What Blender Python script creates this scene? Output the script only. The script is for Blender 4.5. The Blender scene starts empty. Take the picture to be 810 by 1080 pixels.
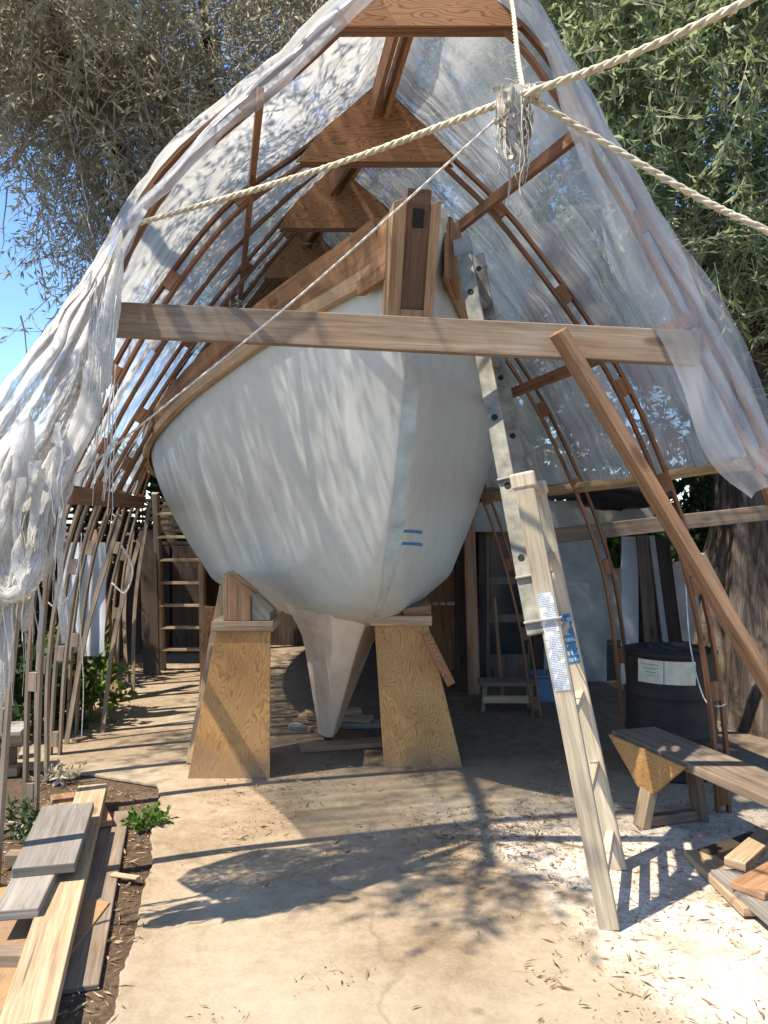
import bpy, bmesh, math, random
import numpy as np
from mathutils import Vector, Matrix, noise
from mathutils.bvhtree import BVHTree
random.seed(7); rng = np.random.default_rng(7)
R = math.radians
scene = bpy.context.scene
col = scene.collection

# ------------------------------------------------------------------ camera
F = 870.0; CX = 405.0; HY = 548.0; CAMZ = 1.55
cam_d = bpy.data.cameras.new('camera'); cam = bpy.data.objects.new('camera', cam_d); col.objects.link(cam)
cam_d.sensor_fit = 'VERTICAL'; cam_d.sensor_height = 36.0; cam_d.sensor_width = 27.0
cam_d.lens = 36.0 * F / 1080.0
cam_d.shift_y = 8.0 / 1080.0
cam_d.clip_end = 2000; cam_d.clip_start = 0.05
cam.location = (0, 0, CAMZ); cam.rotation_euler = (R(90), 0, 0)
scene.camera = cam

def at(px, py, Y):
    """survey helper: the point seen at a photo pixel, at distance Y"""
    return Vector(((px - CX) / F * Y, Y, CAMZ - (py - HY) / F * Y))
def gd(px, py, z=0.0):
    Y = (CAMZ - z) * F / (py - HY)
    return Vector(((px - CX) / F * Y, Y, z))

# ------------------------------------------------------------------ node helpers
class NT:
    def __init__(s, nt): s.nt = nt; s.n = nt.nodes; s.l = nt.links
    def add(s, t, **kw):
        nd = s.n.new(t)
        for k, v in kw.items():
            if k.startswith('i_'):
                key = k[2:]
                key = int(key) if key.isdigit() else key.replace('_', ' ')
                if isinstance(v, tuple) and len(v) == 2 and hasattr(v[0], 'outputs'):
                    s.l.new(v[0].outputs[v[1]], nd.inputs[key])
                else: nd.inputs[key].default_value = v
            else: setattr(nd, k, v)
        return nd
    def link(s, a, ao, b, bi): s.l.new(a.outputs[ao], b.inputs[bi])
    def ramp(s, src, so, stops):
        nd = s.n.new('ShaderNodeValToRGB'); s.l.new(src.outputs[so], nd.inputs[0])
        cr = nd.color_ramp
        while len(cr.elements) > 1: cr.elements.remove(cr.elements[-1])
        for i, (p, c) in enumerate(stops):
            e = cr.elements[0] if i == 0 else cr.elements.new(p)
            e.position = p; e.color = c if len(c) == 4 else (*c, 1)
        return nd
    def mix(s, fac, a, b, mode='MIX'):
        nd = s.n.new('ShaderNodeMix'); nd.data_type = 'RGBA'; nd.blend_type = mode
        for v, i in ((fac, 0), (a, 6), (b, 7)):
            if isinstance(v, tuple) and hasattr(v[0], 'outputs'): s.l.new(v[0].outputs[v[1]], nd.inputs[i])
            elif i == 0: nd.inputs[0].default_value = v
            else: nd.inputs[i].default_value = v if len(v) == 4 else (*v, 1)
        return nd
    def math(s, op, a, b=0.0, clamp=False):
        nd = s.n.new('ShaderNodeMath'); nd.operation = op; nd.use_clamp = clamp
        for v, i in ((a, 0), (b, 1)):
            if isinstance(v, tuple): s.l.new(v[0].outputs[v[1]], nd.inputs[i])
            else: nd.inputs[i].default_value = v
        return nd
def new_mat(name):
    m = bpy.data.materials.new(name); m.use_nodes = True
    t = NT(m.node_tree); b = t.n['Principled BSDF']; o = t.n['Material Output']
    return m, t, b, o

def wood(name, dark, light, grain=34.0, rough=0.75, grey=0.0, knots=True, bump=0.25, stain=(0.09, 0.06, 0.04), stain_amt=0.35):
    m, t, b, o = new_mat(name)
    uv = t.add('ShaderNodeTexCoord'); oi = t.add('ShaderNodeObjectInfo')
    off = t.add('ShaderNodeVectorMath', operation='SCALE', i_Scale=37.0); t.link(oi, 'Random', off, 0)
    ad = t.add('ShaderNodeVectorMath', operation='ADD'); t.link(uv, 'UV', ad, 0); t.link(off, 0, ad, 1)
    mp = t.add('ShaderNodeMapping'); mp.inputs['Scale'].default_value = (1.6, grain, 1); t.link(ad, 0, mp, 0)
    n1 = t.add('ShaderNodeTexNoise', i_Scale=1.0, i_Detail=6.0, i_Roughness=0.65, i_Distortion=0.6); t.link(mp, 0, n1, 0)
    mp2 = t.add('ShaderNodeMapping'); mp2.inputs['Scale'].default_value = (2.0, 5.0, 1); t.link(ad, 0, mp2, 0)
    n2 = t.add('ShaderNodeTexNoise', i_Scale=1.3, i_Detail=4.0); t.link(mp2, 0, n2, 0)
    cr = t.ramp(n1, 0, [(0.36, dark), (0.5, tuple((a + b_) / 2 for a, b_ in zip(dark, light))), (0.64, light)])
    c = t.ramp(n2, 0, [(0.35, (0, 0, 0)), (0.72, (1, 1, 1))])
    cf = t.math('MULTIPLY', (c, 0), stain_amt)
    mx = t.mix((cf, 0), (cr, 0), stain)
    if grey > 0:
        n3 = t.add('ShaderNodeTexNoise', i_Scale=3.2, i_Detail=5.0); t.link(uv, 'Object', n3, 0)
        g = t.ramp(n3, 0, [(0.3, (0, 0, 0)), (0.7, (1, 1, 1))]); gf = t.math('MULTIPLY', (g, 0), grey)
        mx = t.mix((gf, 0), (mx, 2), (0.30, 0.265, 0.22))
    if knots:
        mp3 = t.add('ShaderNodeMapping'); mp3.inputs['Scale'].default_value = (1.9, 6.0, 1); t.link(ad, 0, mp3, 0)
        vo = t.add('ShaderNodeTexVoronoi', i_Scale=1.2); t.link(mp3, 0, vo, 0)
        k = t.ramp(vo, 0, [(0.0, (1, 1, 1)), (0.11, (0.75, 0.75, 0.75)), (0.17, (0, 0, 0))])
        kf = t.math('MULTIPLY', (k, 0), 0.75)
        mx = t.mix((kf, 0), (mx, 2), tuple(v * 0.4 for v in dark))
    mp5 = t.add('ShaderNodeMapping'); mp5.inputs['Scale'].default_value = (5.0, grain * 5, 1); t.link(ad, 0, mp5, 0)
    n5 = t.add('ShaderNodeTexNoise', i_Scale=1.0, i_Detail=4.0, i_Roughness=.7); t.link(mp5, 0, n5, 0)
    f5 = t.ramp(n5, 0, [(.32, (.72, .70, .68)), (.55, (1, 1, 1)), (.75, (1.12, 1.11, 1.08))]); mx = t.mix(.9, (mx, 2), (f5, 0), 'MULTIPLY')
    mp6 = t.add('ShaderNodeMapping'); mp6.inputs['Scale'].default_value = (.9, grain * 1.7, 1); t.link(ad, 0, mp6, 0)
    n6 = t.add('ShaderNodeTexNoise', i_Scale=1.0, i_Detail=2.0, i_Distortion=.3); t.link(mp6, 0, n6, 0)
    f6 = t.ramp(n6, 0, [(.27, (.7, .7, .7)), (.31, (0, 0, 0))]); mx = t.mix((f6, 0), (mx, 2), tuple(v * .3 for v in dark))
    hv = t.add('ShaderNodeHueSaturation'); t.link(mx, 2, hv, 'Color')
    rv = t.math('MULTIPLY_ADD', (oi, 'Random'), 0.4); rv.inputs[2].default_value = 0.8; t.link(rv, 0, hv, 'Value')
    t.link(hv, 0, b, 'Base Color'); b.inputs['Roughness'].default_value = rough
    b.inputs['Specular IOR Level'].default_value = 0.25
    bp = t.add('ShaderNodeBump', i_Strength=bump, i_Distance=0.004); t.link(n1, 0, bp, 'Height'); t.link(bp, 0, b, 'Normal')
    return m

def plywood(name, light, line):
    m, t, b, o = new_mat(name)
    uv = t.add('ShaderNodeTexCoord'); oi = t.add('ShaderNodeObjectInfo')
    off = t.add('ShaderNodeVectorMath', operation='SCALE', i_Scale=23.0); t.link(oi, 'Random', off, 0)
    ad = t.add('ShaderNodeVectorMath', operation='ADD'); t.link(uv, 'UV', ad, 0); t.link(off, 0, ad, 1)
    mp = t.add('ShaderNodeMapping'); mp.inputs['Scale'].default_value = (.9, 5.5, 1); t.link(ad, 0, mp, 0)
    n = t.add('ShaderNodeTexNoise', i_Scale=2.0, i_Detail=2.0, i_Roughness=0.4, i_Distortion=0.35); t.link(mp, 0, n, 0)
    s = t.math('MULTIPLY', (n, 0), 30.0); s = t.math('FRACT', (s, 0))
    cr = t.ramp(s, 0, [(0.0, light), (0.55, light), (0.86, line), (0.95, tuple(v * 0.85 for v in line)), (1.0, light)])
    n2 = t.add('ShaderNodeTexNoise', i_Scale=3.0, i_Detail=5.0); t.link(ad, 0, n2, 0)
    c2 = t.ramp(n2, 0, [(0.35, (1, 1, 1)), (0.7, (0.72, 0.66, 0.6))])
    mp3 = t.add('ShaderNodeMapping'); mp3.inputs['Scale'].default_value = (4, 160, 1); t.link(ad, 0, mp3, 0)
    n3 = t.add('ShaderNodeTexNoise', i_Scale=1.0, i_Detail=3.0); t.link(mp3, 0, n3, 0)
    c3 = t.ramp(n3, 0, [(0.3, (0.8, 0.8, 0.8)), (0.7, (1, 1, 1))])
    mx = t.mix(0.9, (cr, 0), (c2, 0), 'MULTIPLY'); mx = t.mix(0.6, (mx, 2), (c3, 0), 'MULTIPLY')
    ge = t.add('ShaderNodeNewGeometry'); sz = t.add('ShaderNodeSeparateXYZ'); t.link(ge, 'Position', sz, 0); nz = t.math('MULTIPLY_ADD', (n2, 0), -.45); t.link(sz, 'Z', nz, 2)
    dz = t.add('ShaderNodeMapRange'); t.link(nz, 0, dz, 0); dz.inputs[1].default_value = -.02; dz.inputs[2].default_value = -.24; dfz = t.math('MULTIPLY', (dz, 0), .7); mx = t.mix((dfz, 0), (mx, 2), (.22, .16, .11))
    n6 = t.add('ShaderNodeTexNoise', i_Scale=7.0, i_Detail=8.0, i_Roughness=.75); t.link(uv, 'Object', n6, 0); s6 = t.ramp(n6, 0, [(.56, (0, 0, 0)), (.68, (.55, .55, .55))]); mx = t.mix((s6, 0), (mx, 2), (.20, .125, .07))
    t.link(mx, 2, b, 'Base Color'); b.inputs['Roughness'].default_value = 0.7; b.inputs['Specular IOR Level'].default_value = 0.25
    bp = t.add('ShaderNodeBump', i_Strength=0.15, i_Distance=0.003); t.link(n3, 0, bp, 'Height'); t.link(bp, 0, b, 'Normal')
    return m

def plain(name, c, rough=0.6, var=0.25, scale=6.0, metal=0.0, spec=0.3, bump=0.1, c2=None):
    m, t, b, o = new_mat(name)
    tc = t.add('ShaderNodeTexCoord')
    n = t.add('ShaderNodeTexNoise', i_Scale=scale, i_Detail=7.0, i_Roughness=0.62); t.link(tc, 'Object', n, 0)
    lo = tuple(v * (1 - var) for v in c) if c2 is None else c2
    hi = tuple(min(1, v * (1 + var)) for v in c) if c2 is None else c
    cr = t.ramp(n, 0, [(0.32, lo), (0.68, hi)])
    t.link(cr, 0, b, 'Base Color'); b.inputs['Roughness'].default_value = rough
    b.inputs['Metallic'].default_value = metal; b.inputs['Specular IOR Level'].default_value = spec
    if bump:
        bp = t.add('ShaderNodeBump', i_Strength=bump, i_Distance=0.01); t.link(n, 0, bp, 'Height'); t.link(bp, 0, b, 'Normal')
    return m

M = {}
M['rib'] = wood('rib_wood', (0.13, 0.052, 0.024), (0.31, 0.14, 0.06), 60, grey=0.12)
M['rib_pale'] = wood('weathered_rib_wood', (0.17, 0.115, 0.07), (0.36, 0.27, 0.18), 60, grey=0.5)
M['beam'] = wood('weathered_beam_wood', (0.14, 0.085, 0.045), (0.31, 0.205, 0.12), 30, grey=0.45)
M['prop'] = wood('prop_wood', (0.20, 0.095, 0.042), (0.41, 0.225, 0.115), 30, grey=0.2)
M['lumber'] = wood('lumber', (0.30, 0.20, 0.11), (0.50, 0.37, 0.23), 34, grey=0.15, stain_amt=0.2)
M['grey_wood'] = wood('grey_weathered_wood', (0.16, 0.145, 0.13), (0.36, 0.335, 0.30), 40, grey=0.6)
M['old_wood'] = wood('old_brown_wood', (0.11, 0.075, 0.05), (0.26, 0.19, 0.13), 36, grey=0.35)
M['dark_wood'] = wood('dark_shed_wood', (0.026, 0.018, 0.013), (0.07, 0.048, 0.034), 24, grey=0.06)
M['plank'] = wood('hull_plank_wood', (0.22, 0.105, 0.045), (0.38, 0.20, 0.095), 26, stain_amt=0.45)
M['pale_plank'] = wood('pale_strake_wood', (0.40, 0.26, 0.15), (0.56, 0.40, 0.25), 30, stain_amt=0.2)
M['post_wood'] = wood('stem_post_wood', (0.30, 0.17, 0.08), (0.50, 0.31, 0.17), 30, stain_amt=.3)
M['umber'] = wood('dark_stem_wood', (0.11, 0.055, 0.03), (0.19, 0.10, 0.058), 40, knots=False)
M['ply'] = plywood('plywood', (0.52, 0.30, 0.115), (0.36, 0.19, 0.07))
M['ply_red'] = plywood('reddish_plywood', (0.37, 0.19, 0.085), (0.22, 0.095, 0.04))
M['ply_orange'] = plywood('orange_plywood', (0.52, 0.30, 0.11), (0.34, 0.17, 0.05))
M['ladder'] = wood('ladder_wood', (0.38, 0.31, 0.21), (0.58, 0.50, 0.37), 50, grey=0.25, stain_amt=0.3)
M['ladder_green'] = plain('greyish_green_ladder_paint', (0.20, 0.19, 0.15), 0.6, 0.45, 14)
M['metal'] = plain('dull_metal', (0.30, 0.29, 0.26), 0.6, 0.3, 12, metal=0.3)
M['black'] = plain('hole_shade_black', (0.015, 0.014, 0.013), 0.8, 0.2)  # near-black that paints the shade inside small holes
M['drum'] = plain('black_drum_paint', (0.014, 0.014, 0.015), 0.6, 0.5, 9, spec=0.2, bump=0.15, c2=(0.032, 0.026, 0.022))
M['paper'] = plain('aged_paper', (0.50, 0.46, 0.36), 0.8, 0.15, 20)
M['ink'] = plain('ink', (0.14, 0.18, 0.26), 0.8, 0.1)
def print_mat(name, paper, ink, rows, fx, thr):
    """a printed sticker: small unreadable lines of print along its length"""
    m, t, b, o = new_mat(name)
    uv = t.add('ShaderNodeTexCoord'); sp = t.add('ShaderNodeSeparateXYZ'); t.link(uv, 'UV', sp, 0)
    r = t.math('MULTIPLY', (sp, 'X'), rows); fl = t.math('FLOOR', (r, 0)); fr = t.math('FRACT', (r, 0))
    ln = t.math('GREATER_THAN', (fr, 0), .42)
    cv = t.add('ShaderNodeCombineXYZ'); t.link(t.math('MULTIPLY', (sp, 'Y'), fx), 0, cv, 0); t.link(fl, 0, cv, 1)
    n = t.add('ShaderNodeTexNoise', i_Scale=1.0, i_Detail=1.0); t.link(cv, 0, n, 0); g = t.math('GREATER_THAN', (n, 0), thr)
    pn = t.add('ShaderNodeTexNoise', i_Scale=22.0, i_Detail=1.0); t.link(uv, 'UV', pn, 0); pg = t.math('GREATER_THAN', (pn, 0), .42)
    f = t.math('MULTIPLY', (ln, 0), (g, 0)); f = t.math('MULTIPLY', (f, 0), (pg, 0)); f = t.math('MULTIPLY', (f, 0), .85)
    mx = t.mix((f, 0), paper, ink)
    d = t.add('ShaderNodeTexNoise', i_Scale=40.0, i_Detail=6.0); t.link(uv, 'Object', d, 0); dr_ = t.ramp(d, 0, [(.35, (.72, .68, .6)), (.6, (1, 1, 1))]); mx = t.mix(.8, (mx, 2), (dr_, 0), 'MULTIPLY')
    t.link(mx, 2, b, 'Base Color'); b.inputs['Roughness'].default_value = .45
    return m
M['sticker'] = print_mat('white_sticker', (0.66, 0.67, 0.67), (0.08, 0.16, 0.30), 150, 330, .44)
M['blue'] = print_mat('blue_sticker', (0.02, 0.15, 0.32), (0.60, 0.63, 0.66), 34, 260, .5)
M['blue_tape'] = plain('blue_tape', (0.06, 0.20, 0.42), 0.6, 0.25, 40)
M['bark'] = None
M['twig'] = plain('twig_bark', (0.44, 0.37, 0.30), 0.9, 0.35, 8)
M['rag'] = plain('grey_rag', (0.42, 0.38, 0.31), 0.95, 0.35, 20)
M['whitewash'] = plain('white_painted_board', (0.46, 0.47, 0.47), 0.6, 0.12, 5)
M['grey_board'] = plain('grey_painted_board', (0.33, 0.33, 0.30), 0.7, 0.2, 5)
M['tarp'] = plain('black_tarp', (0.02, 0.021, 0.023), 0.5, 0.3, 8)
M['glass'] = plain('dim_glass', (0.03, 0.035, 0.035), 0.12, 0.4, 3, spec=0.6, bump=0)
M['stucco'] = plain('pale_stucco', (0.58, 0.46, 0.36), 0.9, 0.2, 4, bump=0.4)
M['pale_board'] = plain('cream_board', (0.60, 0.56, 0.48), 0.7, 0.12, 5)  # cream base colour with slight random variation
M['blue_box'] = plain('blue_plastic', (0.12, 0.19, 0.27), 0.5, 0.2, 5)

def rope_mat(name, c):
    m, t, b, o = new_mat(name)
    tc = t.add('ShaderNodeTexCoord'); n = t.add('ShaderNodeTexNoise', i_Scale=60.0, i_Detail=4.0); t.link(tc, 'Object', n, 0)
    cr = t.ramp(n, 0, [(0.3, tuple(v * 0.6 for v in c)), (0.7, c)]); t.link(cr, 0, b, 'Base Color')
    b.inputs['Roughness'].default_value = 0.9; b.inputs['Specular IOR Level'].default_value = 0.15
    bp = t.add('ShaderNodeBump', i_Strength=0.5, i_Distance=0.004); t.link(n, 0, bp, 'Height'); t.link(bp, 0, b, 'Normal')
    return m
M['rope'] = rope_mat('cream_rope', (0.62, 0.55, 0.40)); M['white_rope'] = rope_mat('white_rope', (0.70, 0.68, 0.62))

def bark_mat():
    m, t, b, o = new_mat('fissured_bark')
    tc = t.add('ShaderNodeTexCoord'); mp = t.add('ShaderNodeMapping'); mp.inputs['Scale'].default_value = (5, 5, 0.9); t.link(tc, 'Object', mp, 0)
    n = t.add('ShaderNodeTexNoise', i_Scale=2.4, i_Detail=9.0, i_Roughness=0.65, i_Distortion=1.2); t.link(mp, 0, n, 0)
    cr = t.ramp(n, 0, [(0.32, (0.028, 0.02, 0.016)), (0.5, (0.10, 0.078, 0.062)), (0.7, (0.19, 0.155, 0.125))])
    t.link(cr, 0, b, 'Base Color'); b.inputs['Roughness'].default_value = 0.95; b.inputs['Specular IOR Level'].default_value = 0.1
    bp = t.add('ShaderNodeBump', i_Strength=0.9, i_Distance=0.05); t.link(n, 0, bp, 'Height'); t.link(bp, 0, b, 'Normal')
    return m
M['bark'] = bark_mat()

def leaf_mat(name, cols, trans=0.35):
    m, t, b, o = new_mat(name)
    tc = t.add('ShaderNodeTexCoord')
    n = t.add('ShaderNodeTexNoise', i_Scale=2.2, i_Detail=3.0); t.link(tc, 'Object', n, 0)
    n2 = t.add('ShaderNodeTexWhiteNoise'); g = t.add('ShaderNodeNewGeometry'); n2.noise_dimensions = '1D'; t.link(g, 'Random Per Island', n2, 'W')
    a = t.math('MULTIPLY', (n, 0), 0.6); f = t.math('MULTIPLY_ADD', (n2, 0), 0.45); t.link(a, 0, f, 2)
    cr = t.ramp(f, 0, [(0.15 + 0.7 * i / (len(cols) - 1), c) for i, c in enumerate(cols)])
    t.link(cr, 0, b, 'Base Color'); b.inputs['Roughness'].default_value = 0.55; b.inputs['Specular IOR Level'].default_value = 0.35
    tr = t.add('ShaderNodeBsdfTranslucent'); hs = t.add('ShaderNodeHueSaturation', i_Value=1.2, i_Saturation=1.1); t.link(cr, 0, hs, 'Color'); t.link(hs, 0, tr, 'Color')
    mx = t.add('ShaderNodeMixShader', i_Fac=trans); t.link(b, 0, mx, 1); t.link(tr, 0, mx, 2); t.link(mx, 0, o, 0)
    return m
M['leaf_olive'] = leaf_mat('olive_leaf', [(0.19, 0.18, 0.12), (0.31, 0.305, 0.21), (0.42, 0.41, 0.31), (0.50, 0.475, 0.38)], .45)
M['leaf_green'] = leaf_mat('green_leaf', [(0.10, 0.135, 0.055), (0.19, 0.25, 0.11), (0.30, 0.35, 0.19), (0.41, 0.44, 0.29)], .45)
M['leaf_dark'] = leaf_mat('dark_leaf', [(0.015, 0.03, 0.012), (0.035, 0.065, 0.02), (0.07, 0.10, 0.035)])
M['leaf_bright'] = leaf_mat('bright_leaf', [(0.05, 0.10, 0.02), (0.10, 0.19, 0.035), (0.20, 0.28, 0.06)])
M['dry_leaf'] = leaf_mat('dry_leaf', [(0.09, 0.05, 0.025), (0.22, 0.13, 0.065), (0.36, 0.24, 0.13), (0.46, 0.36, 0.22)], 0.1)

def plastic_mat(name, tint, clear, milky, streak_scale=(2, 14, 2)):
    m, t, b, o = new_mat(name)
    tc = t.add('ShaderNodeTexCoord'); mp = t.add('ShaderNodeMapping'); mp.inputs['Scale'].default_value = (.9, 13, 1); t.link(tc, 'UV', mp, 0)
    n = t.add('ShaderNodeTexNoise', i_Scale=1.0, i_Detail=3.5, i_Roughness=0.5, i_Distortion=0.35); t.link(mp, 0, n, 0)
    n2 = t.add('ShaderNodeTexNoise', i_Scale=1.6, i_Detail=5.0, i_Distortion=0.8); t.link(tc, 'Object', n2, 0)
    f = t.math('MULTIPLY_ADD', (n, 0), 0.8); t.link(t.math('MULTIPLY', (n2, 0), 0.5), 0, f, 2)
    fr = t.add('ShaderNodeMapRange'); t.link(f, 0, fr, 0)
    fr.inputs[1].default_value = 0.35; fr.inputs[2].default_value = 0.95; fr.inputs[3].default_value = milky - 0.30; fr.inputs[4].default_value = milky + 0.30
    tp = t.add('ShaderNodeBsdfTransparent', i_Color=(*clear, 1))
    df = t.add('ShaderNodeBsdfDiffuse', i_Color=(*tint, 1)); tl = t.add('ShaderNodeBsdfTranslucent', i_Color=(*tint, 1))
    dd = t.add('ShaderNodeMixShader', i_Fac=0.6); t.link(df, 0, dd, 1); t.link(tl, 0, dd, 2)
    mm = t.add('ShaderNodeMixShader'); t.link(fr, 0, mm, 0); t.link(tp, 0, mm, 1); t.link(dd, 0, mm, 2)
    bp = t.add('ShaderNodeBump', i_Strength=0.5, i_Distance=0.02); t.link(n, 0, bp, 'Height')
    gl = t.add('ShaderNodeBsdfGlossy', i_Roughness=0.22, i_Color=(0.9, 0.92, 0.95, 1)); t.link(bp, 0, gl, 'Normal'); t.link(bp, 0, df, 'Normal')
    lw = t.add('ShaderNodeLayerWeight', i_Blend=0.12); t.link(bp, 0, lw, 'Normal')
    lf = t.math('MULTIPLY', (lw, 'Fresnel'), 0.5)
    fm = t.add('ShaderNodeMixShader'); t.link(lf, 0, fm, 0); t.link(mm, 0, fm, 1); t.link(gl, 0, fm, 2)
    t.link(fm, 0, o, 0); t.n.remove(b)
    return m
M['plastic'] = plastic_mat('clear_plastic_sheet', (0.68, 0.675, 0.65), (0.92, 0.925, 0.93), 0.57)
M['plastic_right'] = plastic_mat('cloudy_plastic_sheet', (0.78, 0.77, 0.745), (0.94, 0.94, 0.935), 0.63)
M['flap'] = plastic_mat('milky_plastic_sheet', (0.72, 0.73, 0.74), (0.94, 0.945, 0.95), 0.36)

def cloth_mat():
    m, t, b, o = new_mat('white_woven_shade_cloth')
    tc = t.add('ShaderNodeTexCoord'); mp = t.add('ShaderNodeMapping'); mp.inputs['Scale'].default_value = (240, 12, 1); t.link(tc, 'UV', mp, 0)
    n = t.add('ShaderNodeTexNoise', i_Scale=1.0, i_Detail=3.0, i_Roughness=0.7); t.link(mp, 0, n, 0)
    n2 = t.add('ShaderNodeTexNoise', i_Scale=5.0, i_Detail=6.0); t.link(tc, 'Object', n2, 0)
    cr = t.ramp(n, 0, [(0.3, (0.66, 0.63, 0.58)), (0.65, (0.86, 0.85, 0.81))]); c2 = t.ramp(n2, 0, [(0.35, (0.8, 0.77, 0.72)), (0.65, (1, 1, 1))])
    mx = t.mix(1.0, (cr, 0), (c2, 0), 'MULTIPLY')
    t.link(mx, 2, b, 'Base Color'); b.inputs['Roughness'].default_value = 0.95; b.inputs['Specular IOR Level'].default_value = 0.1
    tl = t.add('ShaderNodeBsdfTranslucent'); t.link(mx, 2, tl, 'Color')
    m1 = t.add('ShaderNodeMixShader', i_Fac=0.45); t.link(b, 0, m1, 1); t.link(tl, 0, m1, 2)
    tp = t.add('ShaderNodeBsdfTransparent'); n5 = t.add('ShaderNodeTexNoise', i_Scale=4.0, i_Detail=3.0); t.link(tc, 'Object', n5, 0); hn = t.math('MULTIPLY_ADD', (n5, 0), -.5); t.link(t.math('ADD', (n, 0), .25), 0, hn, 2)
    hole = t.ramp(hn, 0, [(0.36, (0.9, 0.9, 0.9)), (0.46, (0, 0, 0))])
    m2 = t.add('ShaderNodeMixShader'); t.link(hole, 0, m2, 0); t.link(m1, 0, m2, 1); t.link(tp, 0, m2, 2); t.link(m2, 0, o, 0)
    bp = t.add('ShaderNodeBump', i_Strength=0.6, i_Distance=0.006); t.link(n, 0, bp, 'Height'); t.link(bp, 0, b, 'Normal')
    return m
M['cloth'] = cloth_mat()

def hull_mat():
    m, t, b, o = new_mat('hull_paint')
    tc = t.add('ShaderNodeTexCoord'); g = t.add('ShaderNodeNewGeometry'); sx = t.add('ShaderNodeSeparateXYZ'); t.link(g, 'Position', sx, 0)
    n = t.add('ShaderNodeTexNoise', i_Scale=1.6, i_Detail=6.0, i_Roughness=0.6); t.link(tc, 'Object', n, 0)
    n2 = t.add('ShaderNodeTexNoise', i_Scale=9.0, i_Detail=8.0, i_Roughness=0.7); t.link(tc, 'Object', n2, 0)
    zz = t.math('MULTIPLY_ADD', (n, 0), 0.22); t.link(sx, 'Z', zz, 2)
    mr = t.add('ShaderNodeMapRange'); t.link(zz, 0, mr, 0); mr.inputs[1].default_value = 0.86; mr.inputs[2].default_value = 1.12
    cr = t.ramp(mr, 0, [(0.0, (0.66, 0.50, 0.40)), (0.55, (0.60, 0.58, 0.51)), (1.0, (0.55, 0.58, 0.55))])
    sp = t.ramp(n2, 0, [(0.32, (0.68, 0.67, 0.60)), (0.5, (1, 1, 1))])
    mx = t.mix(0.35, (cr, 0), (sp, 0), 'MULTIPLY')
    mp = t.add('ShaderNodeMapping'); mp.inputs['Scale'].default_value = (9, 9, 0.8); t.link(tc, 'Object', mp, 0)
    n3 = t.add('ShaderNodeTexNoise', i_Scale=1.6, i_Detail=4.0); t.link(mp, 0, n3, 0)
    st = t.ramp(n3, 0, [(0.56, (0, 0, 0)), (0.74, (0.22, 0.22, 0.22))])
    mx = t.mix((st, 0), (mx, 2), (0.42, 0.39, 0.30))
    t.link(mx, 2, b, 'Base Color'); b.inputs['Roughness'].default_value = 0.42; b.inputs['Specular IOR Level'].default_value = 0.4
    bp = t.add('ShaderNodeBump', i_Strength=0.08, i_Distance=0.01); t.link(n, 0, bp, 'Height'); t.link(bp, 0, b, 'Normal')
    return m
M['hull'] = hull_mat()
M['keel'] = plain('pinkish_keel_primer', (0.78, 0.62, 0.47), 0.7, 0.14, 5)
M['stem_band'] = plain('bluish_white_stem_paint', (0.40, 0.48, 0.51), 0.5, 0.22, 9)

def ground_mat():
    m, t, b, o = new_mat('dirt_with_litter')
    tc = t.add('ShaderNodeTexCoord')
    n = t.add('ShaderNodeTexNoise', i_Scale=1.2, i_Detail=9.0, i_Roughness=0.7); t.link(tc, 'Object', n, 0)
    n2 = t.add('ShaderNodeTexNoise', i_Scale=34.0, i_Detail=6.0, i_Roughness=0.8); t.link(tc, 'Object', n2, 0)
    cr = t.ramp(n, 0, [(0.3, (0.085, 0.055, 0.036)), (0.55, (0.16, 0.115, 0.08)), (0.75, (0.26, 0.20, 0.145))])
    c2 = t.ramp(n2, 0, [(0.3, (0.4, 0.36, 0.32)), (0.6, (1, 1, 1)), (0.75, (1.7, 1.55, 1.35))])
    mx = t.mix(1.0, (cr, 0), (c2, 0), 'MULTIPLY'); t.link(mx, 2, b, 'Base Color'); b.inputs['Roughness'].default_value = 1.0; b.inputs['Specular IOR Level'].default_value = 0.05
    bp = t.add('ShaderNodeBump', i_Strength=0.8, i_Distance=0.02); t.link(n2, 0, bp, 'Height'); t.link(bp, 0, b, 'Normal')
    return m
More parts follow.
